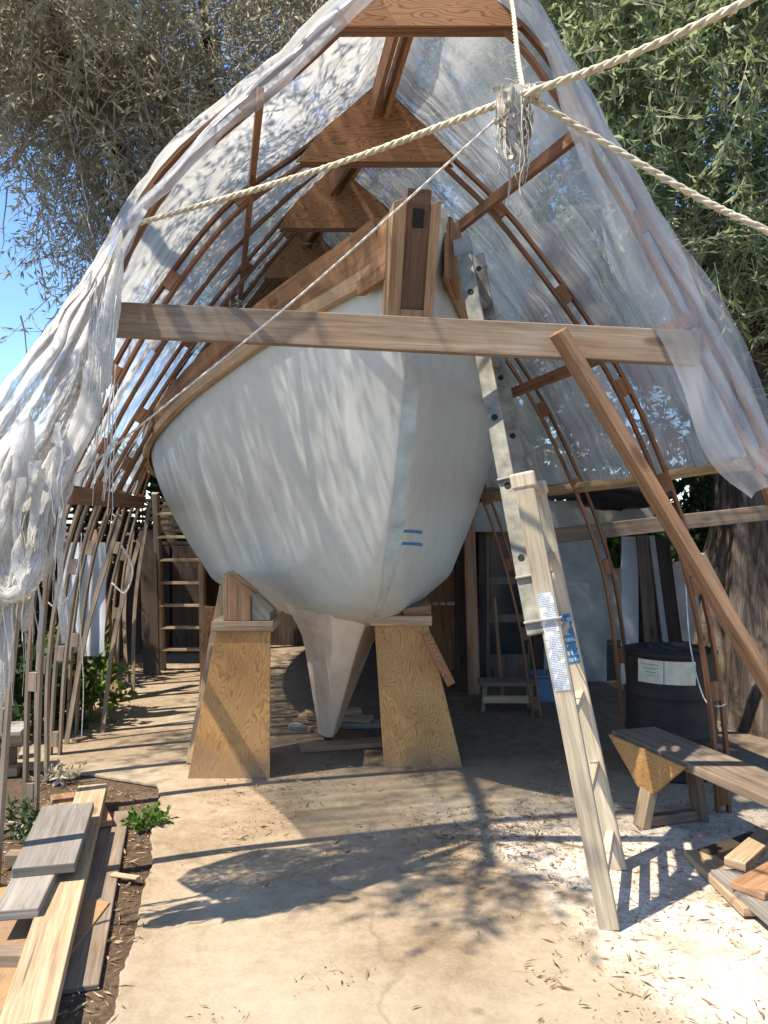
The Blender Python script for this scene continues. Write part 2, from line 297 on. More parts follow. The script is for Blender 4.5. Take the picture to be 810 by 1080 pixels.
def slab_mat():
    m, t, b, o = new_mat('dusty_concrete')
    tc = t.add('ShaderNodeTexCoord'); sx = t.add('ShaderNodeSeparateXYZ'); ge = t.add('ShaderNodeNewGeometry'); t.link(ge, 'Position', sx, 0)
    n = t.add('ShaderNodeTexNoise', i_Scale=1.1, i_Detail=8.0, i_Roughness=0.65, i_Distortion=0.4); t.link(tc, 'Object', n, 0)
    n2 = t.add('ShaderNodeTexNoise', i_Scale=14.0, i_Detail=8.0, i_Roughness=0.75); t.link(tc, 'Object', n2, 0)
    n3 = t.add('ShaderNodeTexNoise', i_Scale=70.0, i_Detail=4.0, i_Roughness=0.7); t.link(tc, 'Object', n3, 0)
    base = t.ramp(n, 0, [(0.28, (0.20, 0.145, 0.092)), (0.42, (0.32, 0.245, 0.165)), (0.55, (0.385, 0.31, 0.215)), (0.75, (0.45, 0.38, 0.28))])
    gr = t.ramp(n2, 0, [(0.3, (0.68, 0.64, 0.58)), (0.55, (1, 1, 1)), (0.8, (1.12, 1.1, 1.08))])
    mx = t.mix(0.85, (base, 0), (gr, 0), 'MULTIPLY')
    g3 = t.ramp(n3, 0, [(0.3, (0.72, 0.7, 0.66)), (0.6, (1, 1, 1))]); mx = t.mix(0.6, (mx, 2), (g3, 0), 'MULTIPLY')
    # greyer worn lane towards the front centre
    d2 = t.math('MULTIPLY_ADD', (sx, 'Y'), -0.55); t.link(t.math('MULTIPLY', (n, 0), 1.6), 0, d2, 2)
    g = t.add('ShaderNodeMapRange'); t.link(d2, 0, g, 0); g.inputs[1].default_value = -1.1; g.inputs[2].default_value = -0.45
    gm = t.math('MULTIPLY', (g, 0), 0.55); mx = t.mix((gm, 0), (mx, 2), (0.33, 0.285, 0.215))
    # white dust spilled on the right: distance to a wandering line
    a = t.math('MULTIPLY', (sx, 'X'), 0.93); bb = t.math('MULTIPLY', (sx, 'Y'), 0.36); s = t.math('ADD', (a, 0), (bb, 0))
    nw = t.math('MULTIPLY_ADD', (n, 0), 0.5); t.link(s, 0, nw, 2); nw2 = t.math('MULTIPLY_ADD', (n2, 0), 0.35); t.link(nw, 0, nw2, 2)
    mr = t.add('ShaderNodeMapRange'); t.link(nw2, 0, mr, 0); mr.inputs[1].default_value = 2.12; mr.inputs[2].default_value = 2.36
    fy = t.add('ShaderNodeMapRange'); t.link(sx, 'Y', fy, 0); fy.inputs[1].default_value = 4.6; fy.inputs[2].default_value = 4.0
    wf = t.math('MULTIPLY', (mr, 0), (fy, 0)); n8 = t.add('ShaderNodeTexNoise', i_Scale=3.4, i_Detail=7.0, i_Roughness=.7); t.link(tc, 'Object', n8, 0); r8 = t.ramp(n8, 0, [(.36, (.15, .15, .15)), (.56, (1, 1, 1))]); wf = t.math('MULTIPLY', (wf, 0), (r8, 0)); wf = t.math('MULTIPLY', (wf, 0), 0.92)
    wcol = t.ramp(n3, 0, [(0.3, (0.30, 0.21, 0.135)), (0.44, (0.55, 0.475, 0.38)), (0.62, (0.72, 0.67, 0.60))])
    mx = t.mix((wf, 0), (mx, 2), (wcol, 0))
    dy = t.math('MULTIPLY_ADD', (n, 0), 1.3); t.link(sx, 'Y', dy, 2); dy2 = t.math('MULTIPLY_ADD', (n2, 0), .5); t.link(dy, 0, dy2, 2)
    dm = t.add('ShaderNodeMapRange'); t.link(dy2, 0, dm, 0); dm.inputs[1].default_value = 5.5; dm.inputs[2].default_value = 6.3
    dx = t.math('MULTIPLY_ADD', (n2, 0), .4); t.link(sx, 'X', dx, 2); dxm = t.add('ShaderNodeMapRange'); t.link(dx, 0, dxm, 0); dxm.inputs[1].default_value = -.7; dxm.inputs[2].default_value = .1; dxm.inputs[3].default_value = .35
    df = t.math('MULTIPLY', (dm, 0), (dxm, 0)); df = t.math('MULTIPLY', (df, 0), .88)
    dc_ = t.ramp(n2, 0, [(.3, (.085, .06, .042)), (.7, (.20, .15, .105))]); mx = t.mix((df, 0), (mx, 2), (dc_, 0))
    cd = t.add('ShaderNodeTexNoise', i_Scale=2.2, i_Detail=5.0); t.link(tc, 'Object', cd, 0); cs_ = t.add('ShaderNodeVectorMath', operation='SCALE', i_Scale=.45); t.link(cd, 1, cs_, 0); ca = t.add('ShaderNodeVectorMath', operation='ADD'); t.link(tc, 'Object', ca, 0); t.link(cs_, 0, ca, 1)
    cv = t.add('ShaderNodeTexVoronoi', i_Scale=.42); cv.feature = 'DISTANCE_TO_EDGE'; t.link(ca, 0, cv, 0); cr_ = t.ramp(cv, 0, [(.0, (.3, .3, .3)), (.003, (.2, .2, .2)), (.006, (0, 0, 0))]); mx = t.mix((cr_, 0), (mx, 2), (.10, .07, .05))
    # dark little stains
    vo = t.add('ShaderNodeTexVoronoi', i_Scale=7.0); t.link(tc, 'Object', vo, 0)
    v = t.ramp(vo, 0, [(0.08, (1, 1, 1)), (0.2, (0, 0, 0))]); n4 = t.add('ShaderNodeTexNoise', i_Scale=2.5); t.link(tc, 'Object', n4, 0)
    vm = t.ramp(n4, 0, [(0.5, (0, 0, 0)), (0.62, (0.5, 0.5, 0.5))]); vf = t.math('MULTIPLY', (v, 0), (vm, 0)); mx = t.mix((vf, 0), (mx, 2), (0.15, 0.11, 0.08))
    t.link(mx, 2, b, 'Base Color'); b.inputs['Roughness'].default_value = 0.95; b.inputs['Specular IOR Level'].default_value = 0.12
    h = t.math('MULTIPLY_ADD', (n3, 0), 0.4); t.link(n2, 0, h, 2)
    bp = t.add('ShaderNodeBump', i_Strength=0.45, i_Distance=0.012); t.link(h, 0, bp, 'Height'); t.link(bp, 0, b, 'Normal')
    return m
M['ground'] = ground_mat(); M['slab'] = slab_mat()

# ------------------------------------------------------------------ object helpers
def tag(o, label=None, cat=None, group=None, kind=None):
    if label: o['label'] = label
    if cat: o['category'] = cat
    if group: o['group'] = group
    if kind: o['kind'] = kind
    return o
def thing(name, label, cat, loc=(0, 0, 0), group=None):
    o = bpy.data.objects.new(name, None); o.empty_display_size = 0.1; o.location = loc; col.objects.link(o)
    return tag(o, label, cat, group)
class MB:
    """collects world-space shapes and builds one mesh object"""
    def __init__(s): s.v = []; s.f = []; s.uv = []; s.sm = []
    def face(s, idx, uvs, smooth=False): s.f.append(tuple(idx)); s.uv.append(list(uvs)); s.sm.append(smooth)
    def vert(s, p): s.v.append(tuple(p)); return len(s.v) - 1
    def beam(s, p0, p1, w, h, up=(0, 0, 1), taper=1.0, cut0=None):
        p0 = Vector(p0); p1 = Vector(p1); d = (p1 - p0); L = d.length; d.normalize(); up = Vector(up)
        sd = d.cross(up)
        if sd.length < 1e-4: sd = d.cross(Vector((1, 0, 0)))
        sd.normalize(); u = sd.cross(d)
        ix = []
        o = random.random() * 9
        for p, k in ((p0, 1), (p1, taper)):
            for a, b in ((-1, -1), (1, -1), (1, 1), (-1, 1)): ix.append(s.vert(p + sd * (a * w / 2 * k) + u * (b * h / 2 * k)))
        per = [0, w, w + h, 2 * w + h, 2 * w + 2 * h]
        for k in range(4):
            k2 = (k + 1) % 4
            s.face((ix[k], ix[k2], ix[4 + k2], ix[4 + k]), [(o, o + per[k]), (o, o + per[k + 1]), (o + L, o + per[k + 1]), (o + L, o + per[k])])
        s.face((ix[3], ix[2], ix[1], ix[0]), [(o, o), (o + w * .1, o), (o + w * .1, o + h), (o, o + h)])
        s.face((ix[4], ix[5], ix[6], ix[7]), [(o, o), (o + w * .1, o), (o + w * .1, o + h), (o, o + h)])
        return s
    def strip(s, pts, w, h, side):
        """a bent lath: rectangular section swept along pts; side = the w direction"""
        pts = [Vector(p) for p in pts]; side = Vector(side).normalized(); o = random.random() * 9; L = 0; rows = []; Ls = []
        for i, p in enumerate(pts):
            d = (pts[min(i + 1, len(pts) - 1)] - pts[max(i - 1, 0)]).normalized(); u = side.cross(d).normalized()
            if i: L += (p - pts[i - 1]).length
            Ls.append(L); rows.append([s.vert(p + side * (a * w / 2) + u * (b * h / 2)) for a, b in ((-1, -1), (1, -1), (1, 1), (-1, 1))])
        per = [0, w, w + h, 2 * w + h, 2 * w + 2 * h]
        for i in range(len(rows) - 1):
            for k in range(4):
                k2 = (k + 1) % 4
                s.face((rows[i][k], rows[i][k2], rows[i + 1][k2], rows[i + 1][k]), [(o + Ls[i], o + per[k]), (o + Ls[i], o + per[k + 1]), (o + Ls[i + 1], o + per[k + 1]), (o + Ls[i + 1], o + per[k])])
        e = [(o, o), (o + .01, o), (o + .01, o + h), (o, o + h)]
        s.face(rows[0][::-1], e); s.face(rows[-1], e); return s
    def prism(s, poly, vec):
        """flat polygon (world points) extruded by vec"""
        poly = [Vector(p) for p in poly]; vec = Vector(vec); n = len(poly)
        ax = max(((poly[i] - poly[i - 1]) for i in range(n)), key=lambda q: q.length).normalized()
        nn = vec.normalized(); ay = nn.cross(ax); o = random.random() * 9
        U = [((p - poly[0]).dot(ax) + o, (p - poly[0]).dot(ay) + o) for p in poly]
        a = [s.vert(p) for p in poly]; b = [s.vert(p + vec) for p in poly]
        s.face(a[::-1], U[::-1]); s.face(b, U); t = vec.length
        for i in range(n):
            j = (i + 1) % n; l = (poly[j] - poly[i]).length
            s.face((a[i], a[j], b[j], b[i]), [(o, o), (o + l, o), (o + l, o + t), (o, o + t)])
        return s
    def tube(s, pts, r, n=6, taper=None, cap=True):
        pts = [Vector(p) for p in pts]; rows = []; L = 0; prev = None
        for i, p in enumerate(pts):
            d = (pts[min(i + 1, len(pts) - 1)] - pts[max(i - 1, 0)])
            if d.length < 1e-6: d = Vector((0, 0, 1))
            d.normalize(); a = Vector((0, 0, 1)) if prev is None else prev
            if abs(a.dot(d)) > .97: a = Vector((1, 0, 0))
            u = (a - d * a.dot(d)).normalized(); prev = u; v = d.cross(u)
            rr = r if taper is None else taper[i]
            if i: L += (p - pts[i - 1]).length
            rows.append(([s.vert(p + u * (rr * math.cos(2 * math.pi * k / n)) + v * (rr * math.sin(2 * math.pi * k / n))) for k in range(n)], L))
        for i in range(len(rows) - 1):
            (ra, la), (rb, lb) = rows[i], rows[i + 1]
            for k in range(n):
                k2 = (k + 1) % n
                s.face((ra[k], ra[k2], rb[k2], rb[k]), [(la, k / n * .2), (la, (k + 1) / n * .2), (lb, (k + 1) / n * .2), (lb, k / n * .2)], True)
        if cap: s.face(rows[0][0][::-1], [(0, 0)] * n); s.face(rows[-1][0], [(0, 0)] * n)
        return s
    def grid(s, P, smooth=True, uv=None):
        nr, nc = len(P), len(P[0]); ix = [[s.vert(p) for p in row] for row in P]
        for i in range(nr - 1):
            for j in range(nc - 1):
                q = [(i, j), (i, j + 1), (i + 1, j + 1), (i + 1, j)]
                s.face([ix[a][b] for a, b in q], [(uv[a][b] if uv else (a * .1, b * .1)) for a, b in q], smooth)
        return s
    def lathe(s, c, prof, n=32):
        rows = []
        for r, z in prof: rows.append([s.vert((c[0] + r * math.cos(2 * math.pi * k / n), c[1] + r * math.sin(2 * math.pi * k / n), c[2] + z)) for k in range(n)])
        for i in range(len(rows) - 1):
            for k in range(n):
                k2 = (k + 1) % n; s.face((rows[i][k], rows[i][k2], rows[i + 1][k2], rows[i + 1][k]), [(k / n, prof[i][1]), ((k + 1) / n, prof[i][1]), ((k + 1) / n, prof[i + 1][1]), (k / n, prof[i + 1][1])], True)
        return s
    def build(s, name, mat, parent=None, bevel=0.0, solid=0.0):
        base = Vector((0, 0, 0)); q = parent
        if parent is not None:
            while q is not None: base += q.location; q = q.parent
        else:
            xs = np.array(s.v); base = Vector(((xs[:, 0].min() + xs[:, 0].max()) / 2, (xs[:, 1].min() + xs[:, 1].max()) / 2, xs[:, 2].min()))
        me = bpy.data.meshes.new(name)
        me.from_pydata([tuple(Vector(p) - base) for p in s.v], [], s.f); me.polygons.foreach_set('use_smooth', s.sm)
        ul = me.uv_layers.new(name='UVMap'); flat = [c for f in s.uv for uvv in f for c in uvv]; ul.data.foreach_set('uv', flat)
        me.materials.append(M[mat] if isinstance(mat, str) else mat); me.update()
        o = bpy.data.objects.new(name, me); col.objects.link(o)
        if parent is not None: o.parent = parent
        else: o.location = base
        if bevel:
            b = o.modifiers.new('bevel', 'BEVEL'); b.width = bevel; b.segments = 2; b.limit_method = 'ANGLE'; b.angle_limit = R(40); b.harden_normals = False
        if solid:
            b = o.modifiers.new('solid', 'SOLIDIFY'); b.thickness = solid; b.offset = 0
        return o
def board(name, label, cat, p0, p1, w, h, mat, up=(0, 0, 1), group=None, bevel=0.004):
    o = MB().beam(p0, p1, w, h, up).build(name, mat, None, bevel); return tag(o, label, cat, group)

def catmull(pts, n):
    pts = [Vector(p) for p in pts]; d = [0.0]
    for i in range(1, len(pts)): d.append(d[-1] + (pts[i] - pts[i - 1]).length)
    out = []; P = [pts[0] * 2 - pts[1]] + pts + [pts[-1] * 2 - pts[-2]]
    for k in range(n):
        s = d[-1] * k / (n - 1); i = 0
        while i < len(pts) - 2 and s > d[i + 1]: i += 1
        t = (s - d[i]) / max(1e-9, d[i + 1] - d[i]); a, b, c, e = P[i:i + 4]
        out.append(0.5 * ((2 * b) + (c - a) * t + (2 * a - 5 * b + 4 * c - e) * t * t + (3 * b - a - 3 * c + e) * t ** 3))
    return out
def interp(x, xs, ys): return float(np.interp(x, xs, ys))
def smooth_interp(xs, ys):
    pts = [Vector((a, b, 0)) for a, b in zip(xs, ys)]; c = catmull(pts, 300); X = [p.x for p in c]; Y = [p.y for p in c]
    return lambda x: float(np.interp(x, X, Y))

# ------------------------------------------------------------------ light, sky
SUN = Vector((0.56, 0.27, -1.0)).normalized()
elev = math.asin(-SUN.z); az = math.atan2(-SUN.x, -SUN.y)
w = bpy.data.worlds.new('World'); scene.world = w; w.use_nodes = True
wt = NT(w.node_tree); bg = wt.n['Background']
sky = wt.add('ShaderNodeTexSky'); sky.sky_type = 'NISHITA'; sky.sun_disc = False
sky.sun_elevation = elev; sky.sun_rotation = az % (2 * math.pi); sky.altitude = 1500; sky.air_density = 1.0; sky.dust_density = 0.3; sky.ozone_density = 3.5
hs = wt.add('ShaderNodeHueSaturation', i_Saturation=1.08); wt.link(sky, 0, hs, 'Color'); wt.link(hs, 0, bg, 0); bg.inputs[1].default_value = 0.13
sd = bpy.data.lights.new('sun', 'SUN'); sd.energy = 4.4; sd.angle = R(0.55); sd.color = (1.0, 0.91, 0.77)
so = bpy.data.objects.new('sun', sd); col.objects.link(so); so.rotation_euler = SUN.to_track_quat('-Z', 'Y').to_euler(); so.location = (-6, -3, 10)
scene.view_settings.view_transform = 'Standard'; scene.view_settings.look = 'None'; scene.view_settings.exposure = 1.25; scene.view_settings.gamma = 1.0
scene.render.engine = 'CYCLES'
scene.cycles.transparent_max_bounces = 24; scene.cycles.max_bounces = 8; scene.cycles.diffuse_bounces = 4

# ------------------------------------------------------------------ ground
g = MB(); N = 60
g.grid([[Vector((sx * abs(sx) * 250, sy * abs(sy) * 250 + 4, 0)) for sx in np.linspace(-1, 1, N)] for sy in np.linspace(-1, 1, N)], False)
tag(g.build('ground', 'ground'), kind='structure')
edge = [(-0.55, -1.5), (-0.83, 2.5), (-0.98, 3.4), (-1.16, 4.2), (-1.3, 4.75), (-1.75, 4.95), (-2.3, 5.1), (-2.9, 7.0), (-2.9, 11), (4.2, 11), (4.2, -1.5)]
sl = MB(); pts = []
for i, (a, b) in enumerate(edge):
    c, d_ = edge[(i + 1) % len(edge)]
    n_ = 60 if i < 7 else 1
    for k in range(n_):
        t_ = k / n_; jx = noise.noise(Vector((a + (c - a) * t_, (b + (d_ - b) * t_) * 3, 1.7))) * 0.025 + noise.noise(Vector((a + (c - a) * t_, (b + (d_ - b) * t_) * 17, 4.7))) * 0.016 + noise.noise(Vector((a + (c - a) * t_, (b + (d_ - b) * t_) * 55, 9.7))) * 0.007 if n_ > 1 else 0
        pts.append(Vector((a + (c - a) * t_ + jx, b + (d_ - b) * t_, 0.004)))
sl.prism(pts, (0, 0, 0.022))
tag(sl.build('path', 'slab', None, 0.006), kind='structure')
GZ = 0.026   # top of the slab

# ------------------------------------------------------------------ the boat
BOW = Vector((0.185, 3.52, 0)); yaw = math.atan(0.172)
AX = Vector((-math.sin(yaw), math.cos(yaw), 0)); LAT = Vector((math.cos(yaw), math.sin(yaw), 0))   # LAT: to starboard (picture right)
def bp(u, v, z): return BOW + AX * u + LAT * v + Vector((0, 0, z))
zk = smooth_interp([0, .2, .4, .72, 1.1, 1.6, 2.3, 4, 5.6, 6.6], [2.80, 2.43, 2.03, 1.49, 1.12, .90, .80, .76, .92, 1.25])
sheer = smooth_interp([0, 1.05, 1.9, 2.8, 4, 6.6], [2.90, 2.775, 2.52, 2.25, 2.04, 2.08])
hb = smooth_interp([0, .5, 1.05, 1.9, 2.8, 3.6, 5, 6.6], [.075, .27, .53, .97, 1.31, 1.39, 1.27, .92])
F_MID = smooth_interp([0, .035, .09, .15, .205, .235, .30, .43, .62, .8, 1], [.06, .28, .42, .53, .635, .672, .71, .785, .88, .95, 1])
def hull_pt(u, h, sgn, off=0.0):
    z0, z1 = zk(u), sheer(u); z = z0 + (z1 - z0) * h
    q = min(1, max(0, (u - .35) / 1.9)); q = q * q * (3 - 2 * q)
    fb = .06 + .94 * (.55 * h + .45 * h ** .55); f = fb * (1 - q) + F_MID(h) * q
    k = 1 + .09 * min(1, u / 2) * (-sgn)
    b_ = hb(u) * k * f if h > 0 else 0.0
    if 0 < h < 0.02: b_ = min(b_, .05)
    return bp(u, sgn * (b_ + off), z)
boat = thing('sailboat', 'unfinished white sailboat hull with brown plank bow, propped on plywood stands under the plastic tent', 'sailboat', tuple(bp(1.8, 0, 0)))
hm = MB(); us = list(np.linspace(0, 1.2, 22)) + list(np.linspace(1.3, 6.6, 36)); hs_ = [0, .012] + list(np.linspace(0.03, .20, 8)) + list(np.linspace(0.215, 1, 26))
rows = []
for u in us: rows.append([hull_pt(u, h, -1) for h in reversed(hs_)] + [hull_pt(u, h, 1) for h in hs_[1:]])
hm.grid(rows, True)
deck = [[bp(u, s_ * hb(u) * .97, sheer(u) - .06) for s_ in np.linspace(-1, 1, 5)] for u in us]; hm.grid(deck, True)
nv = len(rows[0]); last = [hm.vert(p) for p in rows[-1]]; hm.face(last, [(0, 0)] * nv)
first = [hm.vert(p) for p in rows[0]]; hm.face(first[::-1], [(0, 0)] * nv)
hull = hm.build('hull', 'hull', boat)
bvh = BVHTree.FromPolygons([Vector(v) for v in hm.v], hm.f)
def hit(px, py):
    o_ = Vector((0, 0, CAMZ)); d_ = (at(px, py, 1.0) - o_).normalized(); r = bvh.ray_cast(o_, d_); return r
def hull_above(x, y, default):
    r = bvh.ray_cast(Vector((x, y, 0.3)), Vector((0, 0, 1))); return r[0].z if r[0] else default
# fin keel
km = MB(); prof = []
for k in range(13):
    t_ = k / 12; z = 0.09 + t_ * 0.92
    le = 1.62 + (1 - t_) * 0.46; te = 3.05 - (1 - t_) ** 0.8 * 0.62
    th = 0.055 + 0.215 * t_ + 0.5 * max(0, t_ - .70) ** 1.5
    ring = []; ln = te - le; vc = -.11 - .09 * (1 - t_)
    for c, k in ((0, .34), (.30, 1.0), (.62, .9), (1, .14), (1, -.14), (.62, -.9), (.30, -1.0), (0, -.34)):
        ring.append(bp(le + ln * c, -th * k * 1.15 + vc, z))
    prof.append(ring + [ring[0]])
km.grid(prof, False, [[(i * .08, j * .12) for j in range(9)] for i in range(13)]); b0 = [km.vert(p) for p in prof[0][:-1]]; km.face(b0, [(0, 0)] * 8)
km.build('keel', 'keel', boat, .02)
# stem band
sb = MB(); P = []
for z in np.linspace(2.42, .86, 40):
    u = interp(-z, [-zk(x) for x in np.linspace(0, 1.9, 80)], list(np.linspace(0, 1.9, 80)))
    q = min(1, (z - .84) / .5); P.append([bp(u - .012 * q + a * a * 9.0, a * q, z - .0) for a in (-.04, -.03, .03, .04)])
sb.grid(P, True); sb.build('stem_band', 'stem_band', boat)
# bulwarks and strakes
for sgn in (-1, 1):
    for nm, lo, hi, mt, off, th in (('bulwark', -.16, .03, 'plank', .012, .03), ('rubbing_strake', -.235, -.165, 'pale_plank', .02, .04)):
        mb = MB(); P = []; Q = []
        for u in np.linspace(.22, 6.4, 50):
            z1 = sheer(u); tp = interp(u, [0, 1.4, 2.8, 7], [1, .85, .55, .5])
            def sp(dz, o_):
                z = z1 + dz * tp; h = min(1.0, (z - zk(u)) / (z1 - zk(u))); p = hull_pt(u, h, sgn, o_); p.z = z; return p
            P.append([sp(lo, off), sp(lo, off + th), sp(hi, off + th), sp(hi, off), sp(lo, off)])
        uvs = [[(i * .128, v) for v in (0, .03, .2, .23, .4)] for i in range(50)]
        mb.grid(P, False, uvs)
        for r_ in (P[0], P[-1]):
            ix = [mb.vert(p) for p in r_[:4]]; mb.face(ix, [(0, 0)] * 4)
        mb.build(nm, mt, boat, 0.003)
# inner plank behind the bulwark on the port bow (second tier)
# stem post with dark plank and square mortise
lean = lambda z: bp(interp(z, [2.36, 2.95], [.14, -.075]), 0, z)
def pst(v, z, d=0.0): p = lean(z) + LAT * (v - .045) - AX * d; return p
sp_ = thing  # noqa
post = MB()
for v0, v1 in ((-.110, -.052), (.052, .095)):
    post.prism([pst(v0, 2.36), pst(v1, 2.36), pst(v1, 2.90), pst(v0, 2.88)], AX * .16)
post.prism([pst(-.052, 2.36), pst(.052, 2.36), pst(.052, 2.47), pst(-.052, 2.47)], AX * .16)
post_o = post.build('stem_post', 'post_wood', boat, 0.004)
dk = MB()
for v0, v1, z0, z1 in ((-.051, .051, 2.473, 2.79), (-.051, -.022, 2.79, 2.86), (.024, .051, 2.79, 2.86), (-.051, .051, 2.86, 2.935)):
    dk.prism([pst(v0, z0, -.012), pst(v1, z0, -.012), pst(v1, z1, -.012), pst(v0, z1, -.012)], AX * .06)
dk.build('dark_plank', 'umber', post_o)
MB().prism([pst(-.022, 2.79, -.004), pst(.024, 2.79, -.004), pst(.024, 2.86, -.004), pst(-.022, 2.86, -.004)], AX * .02).build('mortise', 'black', post_o)  # black plug, colours in the shade of the open mortise
# breasthook blocks at the bow, either side
for sgn in (-1, 1):
    MB().prism([bp(.13, sgn * .145, 2.62), bp(.40, sgn * .25, 2.60), bp(.40, sgn * .25, 2.85), bp(.13, sgn * .145, 2.90)], LAT * (-.04 * sgn)).build('bow_block', 'plank', boat, .004)
# blue tape marks
for y_ in (560, 573):
    mb = MB(); A = []; B = []
    for i in range(9):
        px = 416 + i * 3.6; yy = y_ + (i / 8 - .3) ** 2 * 3
        ra, rb = hit(px, yy - 1.6), hit(px, yy + 1.6)
        if ra[0] and rb[0]: A.append(ra[0] + ra[1] * (.003 if ra[1].y < 0 else -.003)); B.append(rb[0] + rb[1] * (.003 if rb[1].y < 0 else -.003))
    if len(A) > 1: mb.grid([A, B], True); mb.build('blue_stripe', 'blue_tape', boat)

# ------------------------------------------------------------------ plywood stands
def stand(face, depth, cap_h, label, blocks):
    p = [gd(*face[0], GZ), gd(*face[1], GZ)]; Y = (p[0].y + p[1].y) / 2
    q = [at(face[2][0], face[2][1], Y), at(face[3][0], face[3][1], Y)]
    a, b = Vector((p[0].x, Y, GZ)), Vector((p[1].x, Y, GZ)); c, d = q; zt = (c.z + d.z) / 2; c.z = d.z = zt
    t = thing('hull_stand', label, 'boat stand', ((a.x + b.x) / 2, Y + depth / 2, GZ), 'plywood stands under the hull')
    back = Vector((0, depth, 0)); th = .018
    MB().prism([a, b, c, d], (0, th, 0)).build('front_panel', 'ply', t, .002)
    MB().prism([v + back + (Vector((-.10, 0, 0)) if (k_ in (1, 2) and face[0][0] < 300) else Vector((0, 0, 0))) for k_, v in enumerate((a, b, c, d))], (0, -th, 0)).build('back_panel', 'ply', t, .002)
    for e0, e1, s_ in (((a, d, 1),) if face[0][0] < 300 else ((b, c, -1),)):
        k = Vector((0.004 * s_, th + .002, 0)); dd = depth - 2 * th - .004
        MB().prism([e0 + k, e1 + k, e1 + k + Vector((0, dd, 0)), e0 + k + Vector((0, dd, 0))], (th * s_, 0, 0)).build('side_panel', 'lumber', t, .002)
    cw = Vector((0, depth / 2, cap_h / 2 + .002))
    MB().beam(d + cw + Vector((-.025, 0, 0)), c + cw + Vector((.02, 0, 0)), depth + .04, cap_h).build('cap_board', 'lumber', t, .004)
    zb = zt + cap_h + .004
    for x0, x1, y0, y1, zl, zr, mt in blocks:
        tl = hull_above(x0, y1, zl); tr = hull_above(x1, y1, zr)
        tl = max(zb + .04, min(tl, zl)); tr = max(zb + .03, min(tr, zr))
        MB().prism([(x0, y0, zb), (x1, y0, zb), (x1, y0, tr), (x0, y0, tl)], (0, y1 - y0, 0)).build('wedge_block', mt, t, .003)
    return t
Yl = gd(240, 822, GZ).y
def X(px, Y): return (px - CX) / F * Y
stand([(197, 822), (285, 820), (285, 666), (228, 666)], .5, .06, 'left plywood boat stand with tall wedge blocks under the port bilge', [
    (X(235, Yl), X(240, Yl) , Yl + .01, Yl + .30, 1.235, 1.21, 'lumber'), (X(240.5, Yl), X(264, Yl), Yl + .00, Yl + .34, 1.21, 1.10, 'prop'), (X(264.5, Yl), X(284, Yl), Yl + .02, Yl + .32, 1.10, 1.00, 'grey_wood')])
Yr = gd(440, 810, GZ).y
stand([(405, 813), (487, 807), (452, 660), (395, 660)], .5, .06, 'right plywood boat stand with a narrow top and knotted face', [
    (X(397, Yr), X(424, Yr), Yr + .04, Yr + .6, 1.0, 1.03, 'prop'), (X(425, Yr), X(455, Yr), Yr + .02, Yr + .62, 1.04, 1.10, 'prop')])
# sticks leaning beside the left stand
board('leaning_board', 'pale board leaning on the outer side of the left stand', 'board', gd(200, 812, GZ) + Vector((0, .12, 0)), at(240, 618, 5.4), .10, .03, 'lumber', (0, 1, 0), 'boards leaning on the left stand')
board('leaning_board', 'short pale brace leaning low against the left stand', 'board', gd(208, 795, GZ) + Vector((0, .0, .0)), at(228, 680, 5.25), .08, .03, 'lumber', (0, 1, 0), 'boards leaning on the left stand')
board('leaning_board', 'reddish board upright behind the left stand', 'board', gd(218, 770, GZ), at(226, 640, 5.85), .14, .03, 'ply_red', (0, 1, 0), 'boards leaning on the left stand')
board('leaning_board', 'narrow brown batten leaning on the right stand slope', 'board', at(476, 722, Yr - .03), at(449, 668, Yr - .03), .055, .02, 'ply_red', (0, 1, 0))
# keel blocking
kb = bp(2.15, 0, 0)
for i, (dx, dy, z, ang, L, w_, lab) in enumerate([(-.02, -.1, .0, .25, .75, .14, 'bottom board of the crib under the keel tip'), (-.22, .25, .0, -.9, .7, .16, 'reddish board lying skewed left of the keel'),
        (-.12, .42, .0, .1, .8, .15, 'rear bottom board of the keel crib'), (-.18, .5, .035, -.2, .55, .12, 'second board up in the rear keel crib'), (-.2, .52, .070, .15, .42, .1, 'pale short board atop the rear keel crib')]):
    c = kb + Vector((dx, dy, GZ + z + .018)); d = Vector((math.cos(ang), math.sin(ang), 0)) * L / 2
    board('blocking_board', lab, 'board', c - d, c + d, w_, .033, ['lumber', 'ply_red', 'grey_wood', 'lumber', 'lumber'][i], group='boards blocking the keel')

